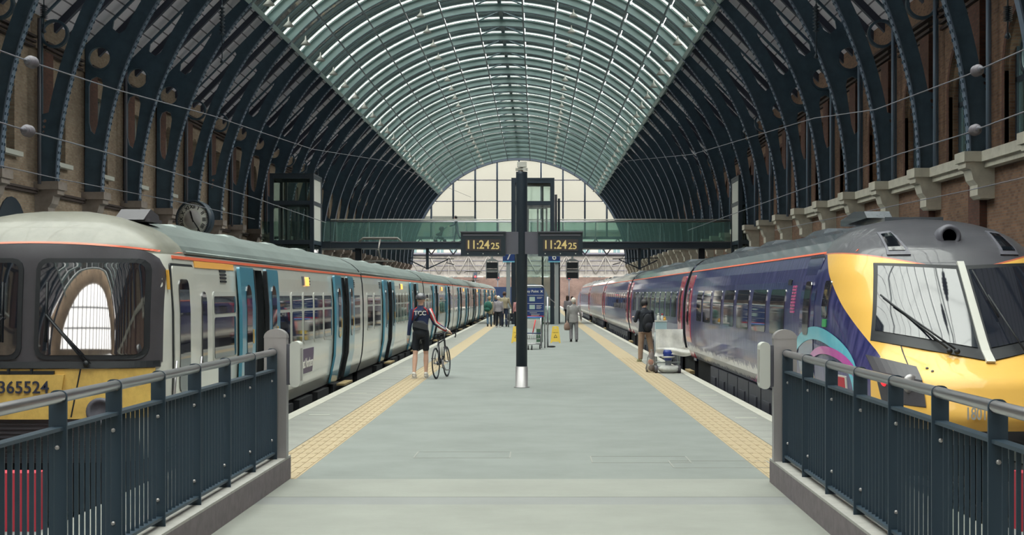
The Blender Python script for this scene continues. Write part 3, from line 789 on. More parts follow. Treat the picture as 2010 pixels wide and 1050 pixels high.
b = MB(); row_panel(b, list(np.linspace(.5,1.04,7)), lambda z: -1.30, lambda z: 1.30, FP, -.02, .03, 40); ap = b.build('yellow_apron', M_yel, lead)
b = MB(); row_panel(b, list(np.linspace(.5,.66,4)), lambda z: -.62, lambda z: .30+.3*(.66-z), FP, .02, .07, 14); row_panel(b, list(np.linspace(.66,.98,5)), lambda z: -.62, lambda z: .36+.15*(z-.66), FP, .02, .075, 14); b.build('coupler_cover', M_yel, ap)
b = MB(); row_panel(b, list(np.linspace(.02,.5,6)), lambda z: -1.15, lambda z: 1.15, FP, -.02, .015, 30)
for i in range(9): row_panel(b, [.06+.047*i,.08+.047*i], lambda z: -1.0, lambda z: 1.0, FP, .01, .03, 20)
b.build('lower_grille', M_maskP, lead)
def mtop(u): return 2.40 - .085*(u/1.3)**2
b = MB(); zs = list(np.linspace(1.10, 2.0, 8)); 
row_panel(b, zs, lambda z: -1.352, lambda z: 1.352, FP, -.02, .02, 48)
def PT(u, t, o):
    edge = 1.352; k = max(0, (abs(u)-1.12)/(edge-1.12)); top = mtop(u) - .20*(1-math.sqrt(max(0,1-k*k)))
    z = 2.0 + (top-2.0)*t; return FP(u, z, o)
row_panel(b, [0,.25,.5,.75,1.0], lambda t: -1.352, lambda t: 1.352, PT, -.02, .02, 48)
mask = b.build('windscreen_surround', M_maskP, lead)
M_screenL = mat('windscreen_glass', (30, 34, 42), 0.03, spec=1.0, ior=2.3)
for s in (-1, 1):
    a, c = (.12, 1.20) if s > 0 else (-1.20, -.12)
    b = MB(); rr_panel(b, a-.05, c+.05, 1.14, 2.24, .12, FP, .015, .04, 14); g = b.build('windscreen_gasket', M_black, lead)
    b = MB(); rr_panel(b, a, c, 1.19, 2.19, .09, FP, .03, .046, 14); b.build('windscreen', M_screenL, g)
b = MB(); row_panel(b, [1.05, 1.12], lambda z: -1.34, lambda z: 1.34, FP, -.01, .05, 48); b.build('windscreen_sill', M_black, lead)
b = MB(); b.box(-.85,.30,-.06,.06,.985,1.02); 
for x in (-.7,-.45,-.2,.05): b.box(x, x+.02, -.075, .0, .985, 1.04)
b.build('coupler_slot', M_black, lead)
for u0, s in ((.2, 1), (-.28, -1)):
    b = MB(); k = [FP(u0+.44*s if s > 0 else u0-.5, 1.10, .09), FP(u0, 1.63, .09)]
    b.tube(k, .012, 6); b.tube([(k[0][0]+.05, k[0][1], k[0][2]), (k[1][0]+.02, k[1][1], k[1][2]-.03)], .008, 6)
    b.tube([FP(u0+.0, 1.33, .075), FP(u0, 1.98, .075)], .010, 6); b.ball(k[0], .035, 8, 6); b.build('wiper', M_black, lead)
for s in (-1, 1):
    b = MB(); c = FP(s*.78, .58, 0.03); b.lathe([(.15,.0),(.15,-.045),(.11,-.05),(.10,-.02),(0,-.02)], 24, c, 'Y'); b.build('headlamp', M_greyd, lead)
text('number', '365524', .185, M_num, lead, (-.02, -.085, .84), ext=.004, bold=.002)
b = MB(); row_panel(b, list(np.linspace(.52,1.04,6)), lambda z: .46+.16*(z-.5)**1*1.2, lambda z: .475+.16*(z-.5)*1.2, FP, .02, .036, 1); b.build('panel_seam', M_black, lead)
# orange line round the dome
b = MB(); row_panel(b, [0,1], lambda t: -1.33, lambda t: 1.33, lambda u, t, o: FP(u, mtop(u)+.005+.02*t, o), -.01, .014, 60); b.build('cantrail_line', M_orange, lead)
# side: cab door, its slot window, yellow band
Ps = sideP(PL, 1, 1.6, lambda y, z: sx_front(PL, YFL, 1.6, 7.0, y, z))
b = MB(); rr_panel(b, .72, 1.88, .08, 2.2, .05, Ps, -.01, .010, 8); cdr = b.build('cab_door_seal', M_black, lead)
b = MB(); rr_panel(b, .76, 1.84, .11, 2.17, .05, Ps, .0, .022, 8); b.build('cab_door', M_wbody, cdr)
b = MB(); rr_panel(b, .98, 1.50, .72, 2.02, .12, Ps, .015, .030, 4); b.build('cab_door_window', M_glassT, cdr)
b = MB(); b.tube([Ps(.66,.3,.06), Ps(.66,1.1,.06)], .014, 6); b.tube([Ps(1.94,.3,.06), Ps(1.94,1.1,.06)], .014, 6); b.build('grab_rail', M_steel, lead)
b = MB(); rr_panel(b, 2.25, 2.52, .95, 1.88, .12, Ps, 0, .015, 1); b.build('slot_window', M_glassT, lead)
b = MB(); rr_panel(b, 2.0, 4.45, 2.17, 2.25, .005, Ps, -.005, .010, 2, nz=2); b.build('first_class_band', M_fcy, lead)
b = MB(); rr_panel(b, .60, .64, 1.9, 2.12, .005, Ps, -.01, .014, 1); b.build('warning_label', M_poleY, lead)
b = MB(); rr_panel(b, 10.15, 11.85, .44, .88, .01, Ps, -.005, .012, 2); pst = b.build('name_panel', M_purple, lead)
tx = text_mesh('Great Northern', .24, .003, bold=.003); fixmats(tx, M_lettr)
link('lettering', tx, pst, (1.405, 11.0, .62), (R(90), 0, R(90)))
# roof horn near the cab
b = MB(); b.box(.5,.95,1.5,2.1,2.70,2.74); b.prism([(1.4,2.72),(2.2,2.72),(2.15,2.80),(1.75,2.86)], .55, .9, 'YZ'); b.build('roof_horn_cover', M_maskP, lead)
YJ = 37.25
mid = white_car('train_carriage', 'second white carriage of the left train behind the leading one', YJ, 19.7, [6.0, 15.0])
# pantograph on the second carriage
p = MB(); py = 17.9
p.tube([(0,py,2.85),(0,py,3.0)], .12, 8); p.box(-.5,.5,py-.3,py+.3,2.98,3.02)
p.tube([(0,py+.3,3.0),(0,py-.55,3.4)], .035, 6); p.tube([(0,py-.55,3.4),(0,py+.1,3.78)], .03, 6)
p.tube([(-.6,py+.1,3.78),(.6,py+.1,3.78)], .03, 6); p.tube([(-.75,py+.05,3.68),(-.6,py+.05,3.82),(.6,py+.05,3.82),(.75,py+.05,3.68)], .028, 6); p.tube([(-.75,py+.3,3.68),(-.6,py+.3,3.82),(.6,py+.3,3.82),(.75,py+.3,3.68)], .028, 6)
p.build('pantograph', M_panto, mid)
lbl = ['third white carriage of the left train counted from the cab', 'fourth white carriage of the left train counted from the cab', 'fifth white carriage of the left train counted from the cab', 'sixth white carriage of the left train, last but one', 'seventh and farthest white carriage of the left train']
for i, q in enumerate(lbl):
    c = copy_tree(mid, None, (CXL, YJ + 20.1*(i+1), 0), q)
    for ch in list(c.children):
        if ch.name.startswith('pantograph') and i != 3: bpy.data.objects.remove(ch)

# right train --------------------------------------------------------------
def livery(name, nosey=False):
    m = bpy.data.materials.new(name); m.use_nodes = True; nt = m.node_tree; n = nt.nodes; l = nt.links
    b = n['Principled BSDF']; b.inputs['Roughness'].default_value = .3; b.inputs['Specular IOR Level'].default_value = .25; b.inputs['Coat Weight'].default_value = .45; b.inputs['Coat Roughness'].default_value = .05
    g = n.new('ShaderNodeNewGeometry'); s = n.new('ShaderNodeSeparateXYZ'); l.new(g.outputs['Position'], s.inputs[0])
    mp = n.new('ShaderNodeMapping'); mp.inputs['Scale'].default_value = (1, 3.0, .55); l.new(g.outputs['Position'], mp.inputs[0])
    no = n.new('ShaderNodeTexNoise'); no.inputs['Scale'].default_value = 2.6; no.inputs['Detail'].default_value = 5; no.inputs['Distortion'].default_value = 1.2; l.new(mp.outputs[0], no.inputs['Vector'])
    r = n.new('ShaderNodeValToRGB'); e = r.color_ramp.elements; e[0].position = .4; e[0].color = lin((30,36,88)) + (1,); e[1].position = .72; e[1].color = lin((78,76,126)) + (1,); l.new(no.outputs['Fac'], r.inputs[0])
    def math_(op, a, c=None):
        q = n.new('ShaderNodeMath'); q.operation = op
        for i, v in enumerate((a, c)):
            if v is None: continue
            if isinstance(v, (int, float)): q.inputs[i].default_value = v
            else: l.new(v, q.inputs[i])
        return q.outputs[0]
    def mix(f, a, c):
        q = n.new('ShaderNodeMix'); q.data_type = 'RGBA'; l.new(f, q.inputs[0])
        for i, v in ((6, a), (7, c)):
            if isinstance(v, tuple): q.inputs[i].default_value = lin(v) + (1,)
            else: l.new(v, q.inputs[i])
        return q.outputs[2]
    no2 = n.new('ShaderNodeTexNoise'); mp2 = n.new('ShaderNodeMapping'); mp2.inputs['Scale'].default_value = (1, 5, .5); l.new(g.outputs['Position'], mp2.inputs[0]); l.new(mp2.outputs[0], no2.inputs['Vector']); no2.inputs['Scale'].default_value = 2.2; no2.inputs['Detail'].default_value = 4
    edge = math_('ADD', math_('MULTIPLY', no2.outputs['Fac'], .36), .42)
    white = math_('LESS_THAN', s.outputs['Z'], edge)
    low = math_('LESS_THAN', s.outputs['Z'], math_('ADD', math_('MULTIPLY', no2.outputs['Fac'], .22), .27))
    pink = n.new('ShaderNodeMapRange'); pink.inputs[1].default_value = 1.25; pink.inputs[2].default_value = .6; pink.inputs[3].default_value = 0; pink.inputs[4].default_value = .28; l.new(s.outputs['Z'], pink.inputs[0])
    c = mix(pink.outputs[0], r.outputs[0], (130, 112, 150))
    c = mix(white, c, (222, 218, 220)); c = mix(low, c, (34, 38, 76))
    if nosey:
        # signal-yellow end ahead of a raked boundary, grey roof above
        lim = math_('ADD', math_('MULTIPLY', math_('SUBTRACT', s.outputs['Z'], 1.15), 2.05), 18.25)
        lim = math_('MAXIMUM', lim, 18.2)
        yel = math_('LESS_THAN', s.outputs['Y'], lim)
        c = mix(yel, c, (240, 190, 96))
        zr = math_('ADD', math_('MULTIPLY', math_('ABSOLUTE', math_('SUBTRACT', s.outputs['X'], 5.05)), .22), 2.1)
        grey = math_('GREATER_THAN', s.outputs['Z'], zr); c = mix(grey, c, (82, 82, 88))
        line = math_('MULTIPLY', grey, math_('LESS_THAN', s.outputs['Z'], math_('ADD', zr, .018))); c = mix(line, c, (200, 110, 84))
        c = mix(math_('LESS_THAN', s.outputs['Z'], .36), c, (60, 60, 64))
    bp = n.new('ShaderNodeBump'); bp.inputs['Strength'].default_value = .25 if not nosey else .06; bp.inputs['Distance'].default_value = .05; l.new(no.outputs['Fac'], bp.inputs['Height']); l.new(bp.outputs[0], b.inputs['Normal'])
    l.new(c, b.inputs['Base Color']); return m
M_blue = livery('train_blue_livery'); M_nose = livery('train_nose_paint', True)
M_bluedark = mat('train_gangway_blue', (34, 48, 96), 0.3, coat=.4)
M_bluedk = mat('train_blue_plain', (40, 46, 104), 0.2, coat=.8, var=.2, scale=3)
M_rroof = mat('train_slate_roof', (92, 98, 106), 0.25, metal=.2, var=.25, scale=1.5, coat=.6, bump=.1)
M_reddoor = mat('train_red_door', (196, 72, 92), 0.25, coat=.7)
M_glassR = mat('train_window_glass_clear', (44, 44, 52), 0.03, spec=1.0, ior=1.9)
M_skirt = mat('skirt_grey', (54, 56, 66), 0.6, var=.2, scale=4)
M_tealA = mat('swirl_teal', (100, 190, 212), 0.25, coat=.6); M_mag = mat('swirl_magenta', (196, 84, 172), 0.25, coat=.6); M_pink = mat('swirl_pink', (214, 96, 150), 0.25, coat=.6)
YFR = [(.2,.12),(.5,.0),(.9,.18),(1.18,.72),(1.3,.86),(2.2,1.78),(2.4,2.05),(2.6,2.6),(2.72,3.1),(2.80,3.5),(2.85,4.0)]
NN = 3.1
fnR = lambda y, z: sx_front(PR, YFR, 4.0, NN, y, z)
def blue_car(name, label, y0, L, wins, cab=False, reddoors=True):
    t = thing(name, label, 'carriage', (CXR, y0, 0), group='carriages of the blue train')
    ys = 4.0 if cab else 0.0
    hull(PR, ys, L).build('body', [M_blue, M_rroof, M_under], t)
    for s in (-1, 1):
        P = sideP(PR, s, 4.0 if cab else None, fnR)
        b = MB(); row_panel(b, [2.385, 2.41], lambda z: 2.6 if cab else .02, lambda z: L-.02, P, -.01, .012, 14); b.build('cantrail_line', M_orange, t)
        if s > 0: continue
        for a, c in wins:
            b = MB(); rr_panel(b, a, c, 1.24, 1.92, .06, P, -.005, .012, 1); b.build('window', M_glassR, t)
        drs = ([] if cab else [(.25, 1.35)]) + [(L-1.35, L-.25)]
        for a, c in drs:
            b = MB(); rr_panel(b, a, c, .32, 2.3, .06, P, -.005, .018, 1); dd = b.build('door', M_reddoor, t)
            b = MB(); rr_panel(b, (a+c)/2-.2, (a+c)/2+.2, 1.1, 2.0, .12, P, .01, .026, 1); b.build('door_window', M_glassR, dd)
        b = MB(); b.box(s*1.3, s*1.42, L-1.4, L-.2, -.05, .02); b.build('step_board', M_step, t)
    b = MB(); b.box(-1.1,1.1,ys,L-.3,-.5,.32)
    b.build('underframe', M_under, t)
    for s in (-1, 1):
        b = MB(); 
        for yy in np.arange(ys+2.6, L-5.0, 1.55):
            b.box(s*1.16, s*1.26, yy, yy+1.45, -.42, .28)
            b.box(s*1.25, s*1.29, yy+.35, yy+1.1, -.22, .08)
        b.build('skirt_panel', M_skirt, t)
    bogie(t, 3.4 if not cab else 4.6); bogie(t, L-3.4)
    b = MB(); b.box(-1.12,1.12,L,L+.59,.2,2.55); b.build('gangway', M_bluedark, t)
    for yy in (9.0, 14.5, 19.0):
        b = MB(); b.add([(-.5,yy-.9,2.8),(.5,yy-.9,2.8),(.5,yy+.9,2.8),(-.5,yy+.9,2.8),(-.35,yy-.6,2.91),(.35,yy-.6,2.91),(.35,yy+.7,2.91),(-.35,yy+.7,2.91)], [(0,3,2,1),(4,5,6,7),(0,1,5,4),(1,2,6,5),(2,3,7,6),(3,0,4,7)]); b.build('roof_pod', M_rroof, t)
    return t
wl0 = [(6.3,7.7),(8.2,9.75),(10.25,11.8),(12.3,13.8),(14.3,15.7),(16.2,17.6),(18.0,19.0)]
bl = blue_car('train_carriage', 'leading dark blue carriage with yellow nose beside the right barrier', 17.0, 21.8, wl0, cab=True)
zsN = sorted(set(list(np.linspace(.2,2.4,34)) + [2.45,2.5,2.55,2.6,2.64,2.68,2.72,2.76,2.8,2.82,2.84,2.85]))
nose(PR, YFR, 4.0, NN, zsN, [M_nose], 'cab_shell', bl, cols=80)
NP = lambda u, z, o: (u, Ffront(PR, YFR, 4.0, NN, u, z) - o*.8, z + o*.5)
M_screenR = mat('raked_windscreen_glass', (34, 38, 48), 0.05, spec=1.0, ior=1.62)
for s in (-1, 1):
    q = lambda L_: [(s*-u, z) for u, z in L_]
    b = MB(); quad_patch(b, q([(-1.13,1.30),(-.03,1.10),(-.03,2.18),(-.96,2.22)]), NP, -.02, .02, 12, 10); f = b.build('windscreen_surround', M_black, bl)
    b = MB(); quad_patch(b, q([(-1.08,1.41),(-.075,1.23),(-.075,2.13),(-.93,2.18)]), NP, .005, .03, 12, 10); b.build('windscreen', M_screenR, f)
    b = MB(); quad_patch(b, q([(-.80,2.32),(-.54,2.32),(-.60,2.64),(-.76,2.62)]), NP, -.02, .02, 5, 5); h = b.build('roof_hatch_frame', M_greyd, bl)
    b = MB(); quad_patch(b, q([(-.77,2.37),(-.59,2.37),(-.62,2.61),(-.74,2.59)]), NP, .0, .03, 5, 5); b.build('roof_hatch_glass', M_blackg, h)
    b = MB(); quad_patch(b, q([(-1.12,.62),(-.78,.60),(-.80,1.03),(-1.19,1.13)]), NP, -.02, .02, 8, 6); h = b.build('lamp_cluster', M_maskP, bl)
    b = MB(); c = NP(-1.10*-s*-1, .86, .02); b.ball(c, (.05,.04,.07), 12, 8); b.build('tail_lamp', M_redlamp, h)
    b = MB(); c = NP(.90*-s*-1, .84, .02); b.ball(c, (.09,.04,.11), 14, 8); b.build('headlamp', M_steelM, h)
b = MB(); quad_patch(b, [(-.05,1.08),(.05,1.08),(.04,2.22),(-.04,2.22)], NP, .0, .045, 1, 10); b.build('centre_pillar', M_white, bl)
c = NP(0.0, 2.56, 0.0); b = MB(); b.lathe([(.13,.10),(.15,-.14),(.12,-.2),(.09,-.19),(.085,-.05),(0,-.05)], 24, (c[0]+.02,c[1]+.02,c[2]), 'Y', ax=(1,1)); b.lathe([(.085,-.16),(0,-.16)], 20, (c[0]+.02,c[1]+.02,c[2]), 'Y', mi=1); b.build('roof_headlamp', [M_greyd, M_blackg], bl)
for a, c_, e in ((( -.42,1.17),(-.98,1.80),0),((-.34,1.165),(-.9,1.70),0)):
    b = MB(); b.tube([NP(*a,.10), NP(*c_,.08)], .011, 6); b.ball(NP(*a,.08), .035, 8, 6); b.build('wiper', M_black, bl)
b = MB(); b.tube([NP(.25,1.55,.07), NP(.1,2.1,.07)], .010, 6); b.tube([NP(.42,1.13,.1), NP(.2,1.8,.08)], .011, 6); b.build('wiper', M_black, bl)
b = MB(); 
for z in (1.06,): quad_patch(b, [(-.86,.66),(-.85,.66),(-.87,1.32),(-.88,1.32)], NP, -.01, .008, 1, 8)
b.build('panel_seam', M_black, bl)
for x, z in ((-.70,1.02),(-.66,.99)): b = MB(); b.ball(NP(x,z,.0), .018, 8, 5); b.build('bolt', M_greyd, bl)
tx = fixmats(text_mesh('18011', .19, .004, 'LEFT', .003), M_gasket); c = NP(-.42,.55,.03)
for v in tx.vertices: v.co.x *= .62
dd = Vector(NP(0.0,.55,.03)) - Vector(c)
link('number', tx, bl, (c[0], c[1]-.02, .55), (R(90), 0, math.atan2(dd.y, dd.x)))
PsR = sideP(PR, -1, 4.0, fnR)
b = MB(); rr_panel(b, 3.78, 4.95, .36, 2.36, .06, PsR, -.01, .006, 8); cd_ = b.build('cab_door_seal', M_black, bl)
b = MB(); rr_panel(b, 3.81, 4.92, .39, 2.33, .06, PsR, .0, .012, 8); b.build('cab_door', M_bluedk, cd_)
b = MB(); rr_panel(b, 4.15, 4.60, 1.30, 2.02, .1, PsR, .008, .022, 3); b.build('cab_door_window', M_glassR, cd_)
b = MB(); rr_panel(b, 2.95, 3.25, 1.55, 2.02, .05, PsR, -.01, .016, 3); b.build('cab_side_window', M_glassR, bl)
b = MB(); rr_panel(b, 2.98, 3.2, 1.43, 1.53, .01, PsR, -.01, .012, 2); b.build('green_label', mat('label_green', (60,150,90), .5), bl)
def ribbon(pts, w, m, nm):
    b = MB(); vs = []
    for i, (y, z) in enumerate(pts):
        y2, z2 = pts[min(i+1, len(pts)-1)]; y1, z1 = pts[max(i-1, 0)]; d = Vector((y2-y1, z2-z1)); d = d.normalized() if d.length else Vector((1,0)); ww = w(i/(len(pts)-1)) if callable(w) else w
        for o in (-1, 1): 
            q = (y - d.y*ww*o*3.0, z + d.x*ww*o); vs.append(PsR(q[0], min(2.3, max(.32, q[1])), .0125 + (0.004 if m is M_mag else 0)))
    b.add(vs, [(2*i, 2*i+1, 2*i+3, 2*i+2) for i in range(len(pts)-1)])
    me = b.mesh(nm, m); return link(nm, me, bl)
ribbon([(3.6+2.0*math.cos(t), .72+.62*math.sin(t)) for t in np.linspace(.1, PI*1.02, 30)], lambda t: .035+.05*math.sin(PI*t), M_tealA, 'painted_swirl')
ribbon([(2.9+1.5*math.cos(t), .66+.48*math.sin(t)) for t in np.linspace(.1, PI*1.0, 30)], lambda t: .02+.03*math.sin(PI*t), M_mag, 'painted_swirl')
ribbon([(6.4+2.6*t, .62+.28*math.sin(t*PI*.9+.3)) for t in np.linspace(0, 1.7, 30)], .018, M_pink, 'painted_swirl')
b = MB(); rr_panel(b, 1.95, 2.75, .62, .86, .01, PsR, -.01, .014, 3); fg = b.build('flag_panel', M_white, bl)
b = MB(); quad_patch(b, [(2.0,.64),(2.45,.64),(2.3,.84),(2.0,.84)], PsR, .01, .018, 3, 2); b.build('flag_red', M_red, fg)
b = MB()
for i in range(9):
    for j in range(2): rr_panel(b, 5.42+.17*j, 5.56+.17*j, 1.58+.045*i, 1.61+.045*i, .004, PsR, -.005, .010, 1, nz=2)
b.build('pink_lettering', M_pink, bl)
b = MB(); rr_panel(b, 5.9, 6.2, 1.98, 2.06, .01, PsR, -.005, .012, 1); b.build('side_plate', M_black, bl)
b = MB(); b.box(-.3,.5,4.5,6.0,2.84,2.9); b.prism([(4.7,2.9),(6.6,2.86),(6.6,2.95),(5.6,3.03),(4.9,3.0)], -.5, -.15, 'YZ'); b.build('roof_fairing', M_rroof, bl)
wl1 = [(2.0,3.4),(3.9,5.3),(5.8,7.2),(7.7,9.1),(9.6,11.0),(11.5,12.9),(13.4,14.8),(15.3,16.7),(17.2,18.6),(19.1,20.5)]
YJR = 39.4
b2c = blue_car('train_carriage', 'second dark blue carriage with red end doors beside the cleaning cart', YJR, 23.2, wl1)
for i, q in enumerate(['third dark blue carriage of the right train', 'fourth dark blue carriage of the right train', 'fifth and farthest dark blue carriage of the right train']):
    copy_tree(b2c, None, (CXR, YJR + 23.9*(i+1), 0), q)

# ---------------------------------------------------------------- barriers in the foreground
BROT = R(0.55)
def barrier(side):
    s = side
    nm = 'left' if s < 0 else 'right'
    t = thing('barrier_fence', 'dark railing with steel handrail on a granite kerb, %s of the walkway' % nm, 'railing', ((-2.47, 15.8, 0) if s < 0 else (2.29, 15.5, 0)), (0, 0, -BROT), group='foreground railings')
    del t['group']
    # local: y negative runs toward the viewer; outward = s
    LN = 13.2; P0 = .42; PITCH = 1.11 if s < 0 else 1.185; ox = .115
    b = MB(); b.box(min(s*.0, s*.34), max(s*.0, s*.34), -LN, 0, 0.0, .215); k = b.build('kerb', M_kerb, t)
    n = 9
    for i in range(n):
        b = MB(); b.box(min(-s*.0, s*.36), max(-s*.0, s*.36), -LN + LN*i/n + .003, -LN + LN*(i+1)/n - .003, .215, .235); b.build('coping_stone', M_kerbt, k)
    # panel bars
    bar = MB().box(-.012, .012, -.005, .005, .30, 1.095).mesh('bar', M_rail)
    post = MB()
    prof = rrect(-.055, .055, .21, 1.365, .05, 5)
    me = fixmats(plate([(-.05,.21),(.05,.21)] + [(s*-.012+.038*math.cos(tt) + (.0 if s*math.cos(tt) < .5 else 0), 1.272+.044*math.sin(tt)) for tt in np.linspace(0, PI, 12)] if False else [(-.05,.21),(.05,.21)] + rrect(-.05,.05,1.2,1.318,.04,5)[:12], [circ(s*-.014, 1.280, .034, 14)], -.009, .009, 'XZ'), M_rail, 'post')
    bolt = MB().lathe([(.0,-.014),(.013,-.012),(.013,0)], 8, (0,0,0), 'Y').mesh('bolt', M_steelM)
    N = 11
    for i in range(N+1):
        y = -P0 - PITCH*i
        p = link('post', me, t, (s*ox, y, 0))
        for zz in (.42, 1.0): link('bolt', bolt, p, (s*-.0, -.009, zz))
        if i == N: break
        b = MB(); b.box(-.035, .035, -PITCH+.01, -.01, 1.095, 1.115); link('top_bar', b.mesh('top_bar', M_rail), t, (s*ox, y, 0))
        b = MB(); b.box(-.035, .035, -PITCH+.01, -.01, .285, .305); link('bottom_bar', b.mesh('bottom_bar', M_steelM if False else M_rail), t, (s*ox, y, 0))
        for j in range(1, 10): link('bar', bar, t, (s*ox, y - PITCH*j/10, 0))
    b = MB(); b.tube([(s*(ox)+s*-.014, -P0+.0, 1.280), (s*ox+s*-.014, -LN, 1.280)], .033, 16); b.build('handrail', M_steel, t)
    # gate post with card reader
    g = thing('gate_post', 'brushed steel end post with a rounded top and %s reader box, %s' % ('a pale', 'left railing' if s < 0 else 'right railing'), 'post', ((-2.47, 15.62, 0.235) if s < 0 else (2.29, 15.30, 0.235)), (0,0,-BROT))
    prof = [(-.11,0),(.11,0)] + [(.11*math.cos(tt), 1.18+.09*math.sin(tt)) for tt in np.linspace(0, PI, 12)]
    b = MB(); b.prism([(a + s*.105, c) for a, c in prof], -.13, .0, 'XZ'); b.build('post_body', M_steelM, g)
    b = MB(); b.prism([(a*1.04 + s*.105, c+.003) for a, c in prof if c > 1.1], -.135, .005, 'XZ'); b.build('top_cap', M_steelM, g)
    b = MB(); b.box(min(-s*.055, s*.0), max(-s*.055, s*.0), -.11, -.01, .72, 1.12); br = b.build('reader_bracket', M_greyd, g)
    b = MB()
    poly = rrect(-.0, .10, .70, 1.15, .045, 5)
    b.prism([(-s*(a+.045), c) for a, c in poly], -.17, .03, 'XZ'); b.build('reader_box', mat('reader_box_cream', (196,198,192), .4), g)
    b = MB(); b.box(-.004, .0, -.14,-.02,.76,1.08); b.v = [(x - s*.146, y, z) for x, y, z in b.v]; b.build('reader_plate', M_kerbt, g)
barrier(-1); barrier(1)
# buffer stops behind the barriers
for cx, nm in ((CXL, 'left'), (CXR, 'right')):
    t = thing('buffer_stop', 'red painted buffer stop at the track end behind the %s railing' % nm, 'buffer stop', (cx, 13.3, -1.05))
    b = MB(); hb = 1.32 if cx < 0 else 1.0; b.box(-hb, hb, -.12, .12, .85, 1.40); b.build('buffer_beam', M_red, t)
    for x in (-.5, .5):
        b = MB(); b.box(x-.12, x+.12, -.1, .1, .12, 1.3); b.prism([(.1,.12),(1.4,.12),(.1,1.1)], x-.06, x+.06, 'YZ') ; b.build('buffer_leg', M_red, t)
        b = MB(); b.lathe([(.0,.32),(.2,.32),(.2,.28),(.08,.26),(.08,.1)], 18, (x*1.7, .0, 1.12), 'Y'); b.build('buffer', M_under, t)

# ---------------------------------------------------------------- clock column
c = thing('clock_column', 'dark round column carrying two digital clocks in the middle of the platform', 'column', (-.303, 31.2, 0))
MB().lathe([(.11,.38),(.112,4.22),(.112,4.27),(.0,4.27)], 32).build('shaft', M_dark, c)
MB().lathe([(.155,.0),(.155,.012),(.122,.014),(.122,.41),(.11,.415)], 32).build('steel_collar', M_steelM, c)
b = MB(); b.box(-.325, .325, -.09, .09, 2.64, 3.08); b.build('cross_arm', M_greyd, c)
b = MB(); b.box(-.12,.12,-.10,.10,4.30,4.34); b.box(-.09,.10,-.13,.05,4.36,4.46); b.tube([(.05,-.12,4.31),(.05,-.17,4.31)], .035, 10); b.tube([(0,0,4.25),(0,0,4.38)], .03, 8); b.build('camera_box', M_white, c)
for s, x0 in ((-1, -1.20), (1, .325)):
    x1 = x0 + .88
    hd = MB().box(x0, x1, -.14, .14, 2.60, 3.07).build('clock_case', mat('clock_case_dark', (28,44,54), .4), c)
    MB().box(x0-.01, x1+.01, -.17, .15, 3.065, 3.085).build('case_lid', M_greyd, hd)
    MB().box(x0+.10, x1-.09, -.152, -.138, 2.70, 2.93).build('clock_screen', M_screen, hd)
    MB().box(x0+.04, x1-.04, -.150, -.140, 3.00, 3.025).build('case_trim', M_greyd, hd)
    text('time_digits', '11:24', .235, M_amber, hd, (x0+.335, -.154, 2.815), ext=.003, bold=.004, sx=.9)
    text('second_digits', '25', .175, M_amber, hd, (x0+.68, -.154, 2.79), ext=.003, bold=.003)
    for i in range(3): b = MB(); b.ball((x0+.14+.3*i, -.142, 2.645), .012, 8, 5); b.build('screw', M_white, hd)

# ---------------------------------------------------------------- footbridge
YB = 100.0
br = thing('footbridge', 'dark steel footbridge with green glass sides crossing the hall above the trains', 'bridge', (0, YB, 4.76))
bx0, bx1 = -13.1, 12.3
MB().box(bx0, bx1, -.12, 3.2, 0, .42).build('deck_girder', M_dark, br)
MB().box(bx0, bx1, -.16, -.12, .36, .42).build('girder_edge', M_greyd, br)
MB().tube([(bx0,-.05,1.72),(bx1,-.05,1.72)], .035, 8).build('handrail', M_steel, br)
MB().tube([(bx0,-.0,1.82),(bx1,.0,1.82)], .03, 8).build('handrail', M_white, br)
MB().tube([(bx0,3.1,1.80),(bx1,3.1,1.80)], .035, 8).build('handrail', M_steel, br)
w = (bx1-bx0)/12
gp = MB().box(.02, w-.02, -.03, .0, .44, 1.66).mesh('glass_panel', M_tealglass); gp2 = MB().box(.02, w-.02, 3.08, 3.11, .44, 1.76).mesh('glass_panel', M_tealglass)
pp = MB().box(-.03,.03,-.0,.05,.42,1.8).mesh('baluster', M_grey)
for i in range(12):
    if not (i == 5):
        link('glass_panel', gp, br, (bx0+w*i,0,0))
    link('glass_panel', gp2, br, (bx0+w*i,0,0)); link('baluster', pp, br, (bx0+w*i, 3.0, 0))
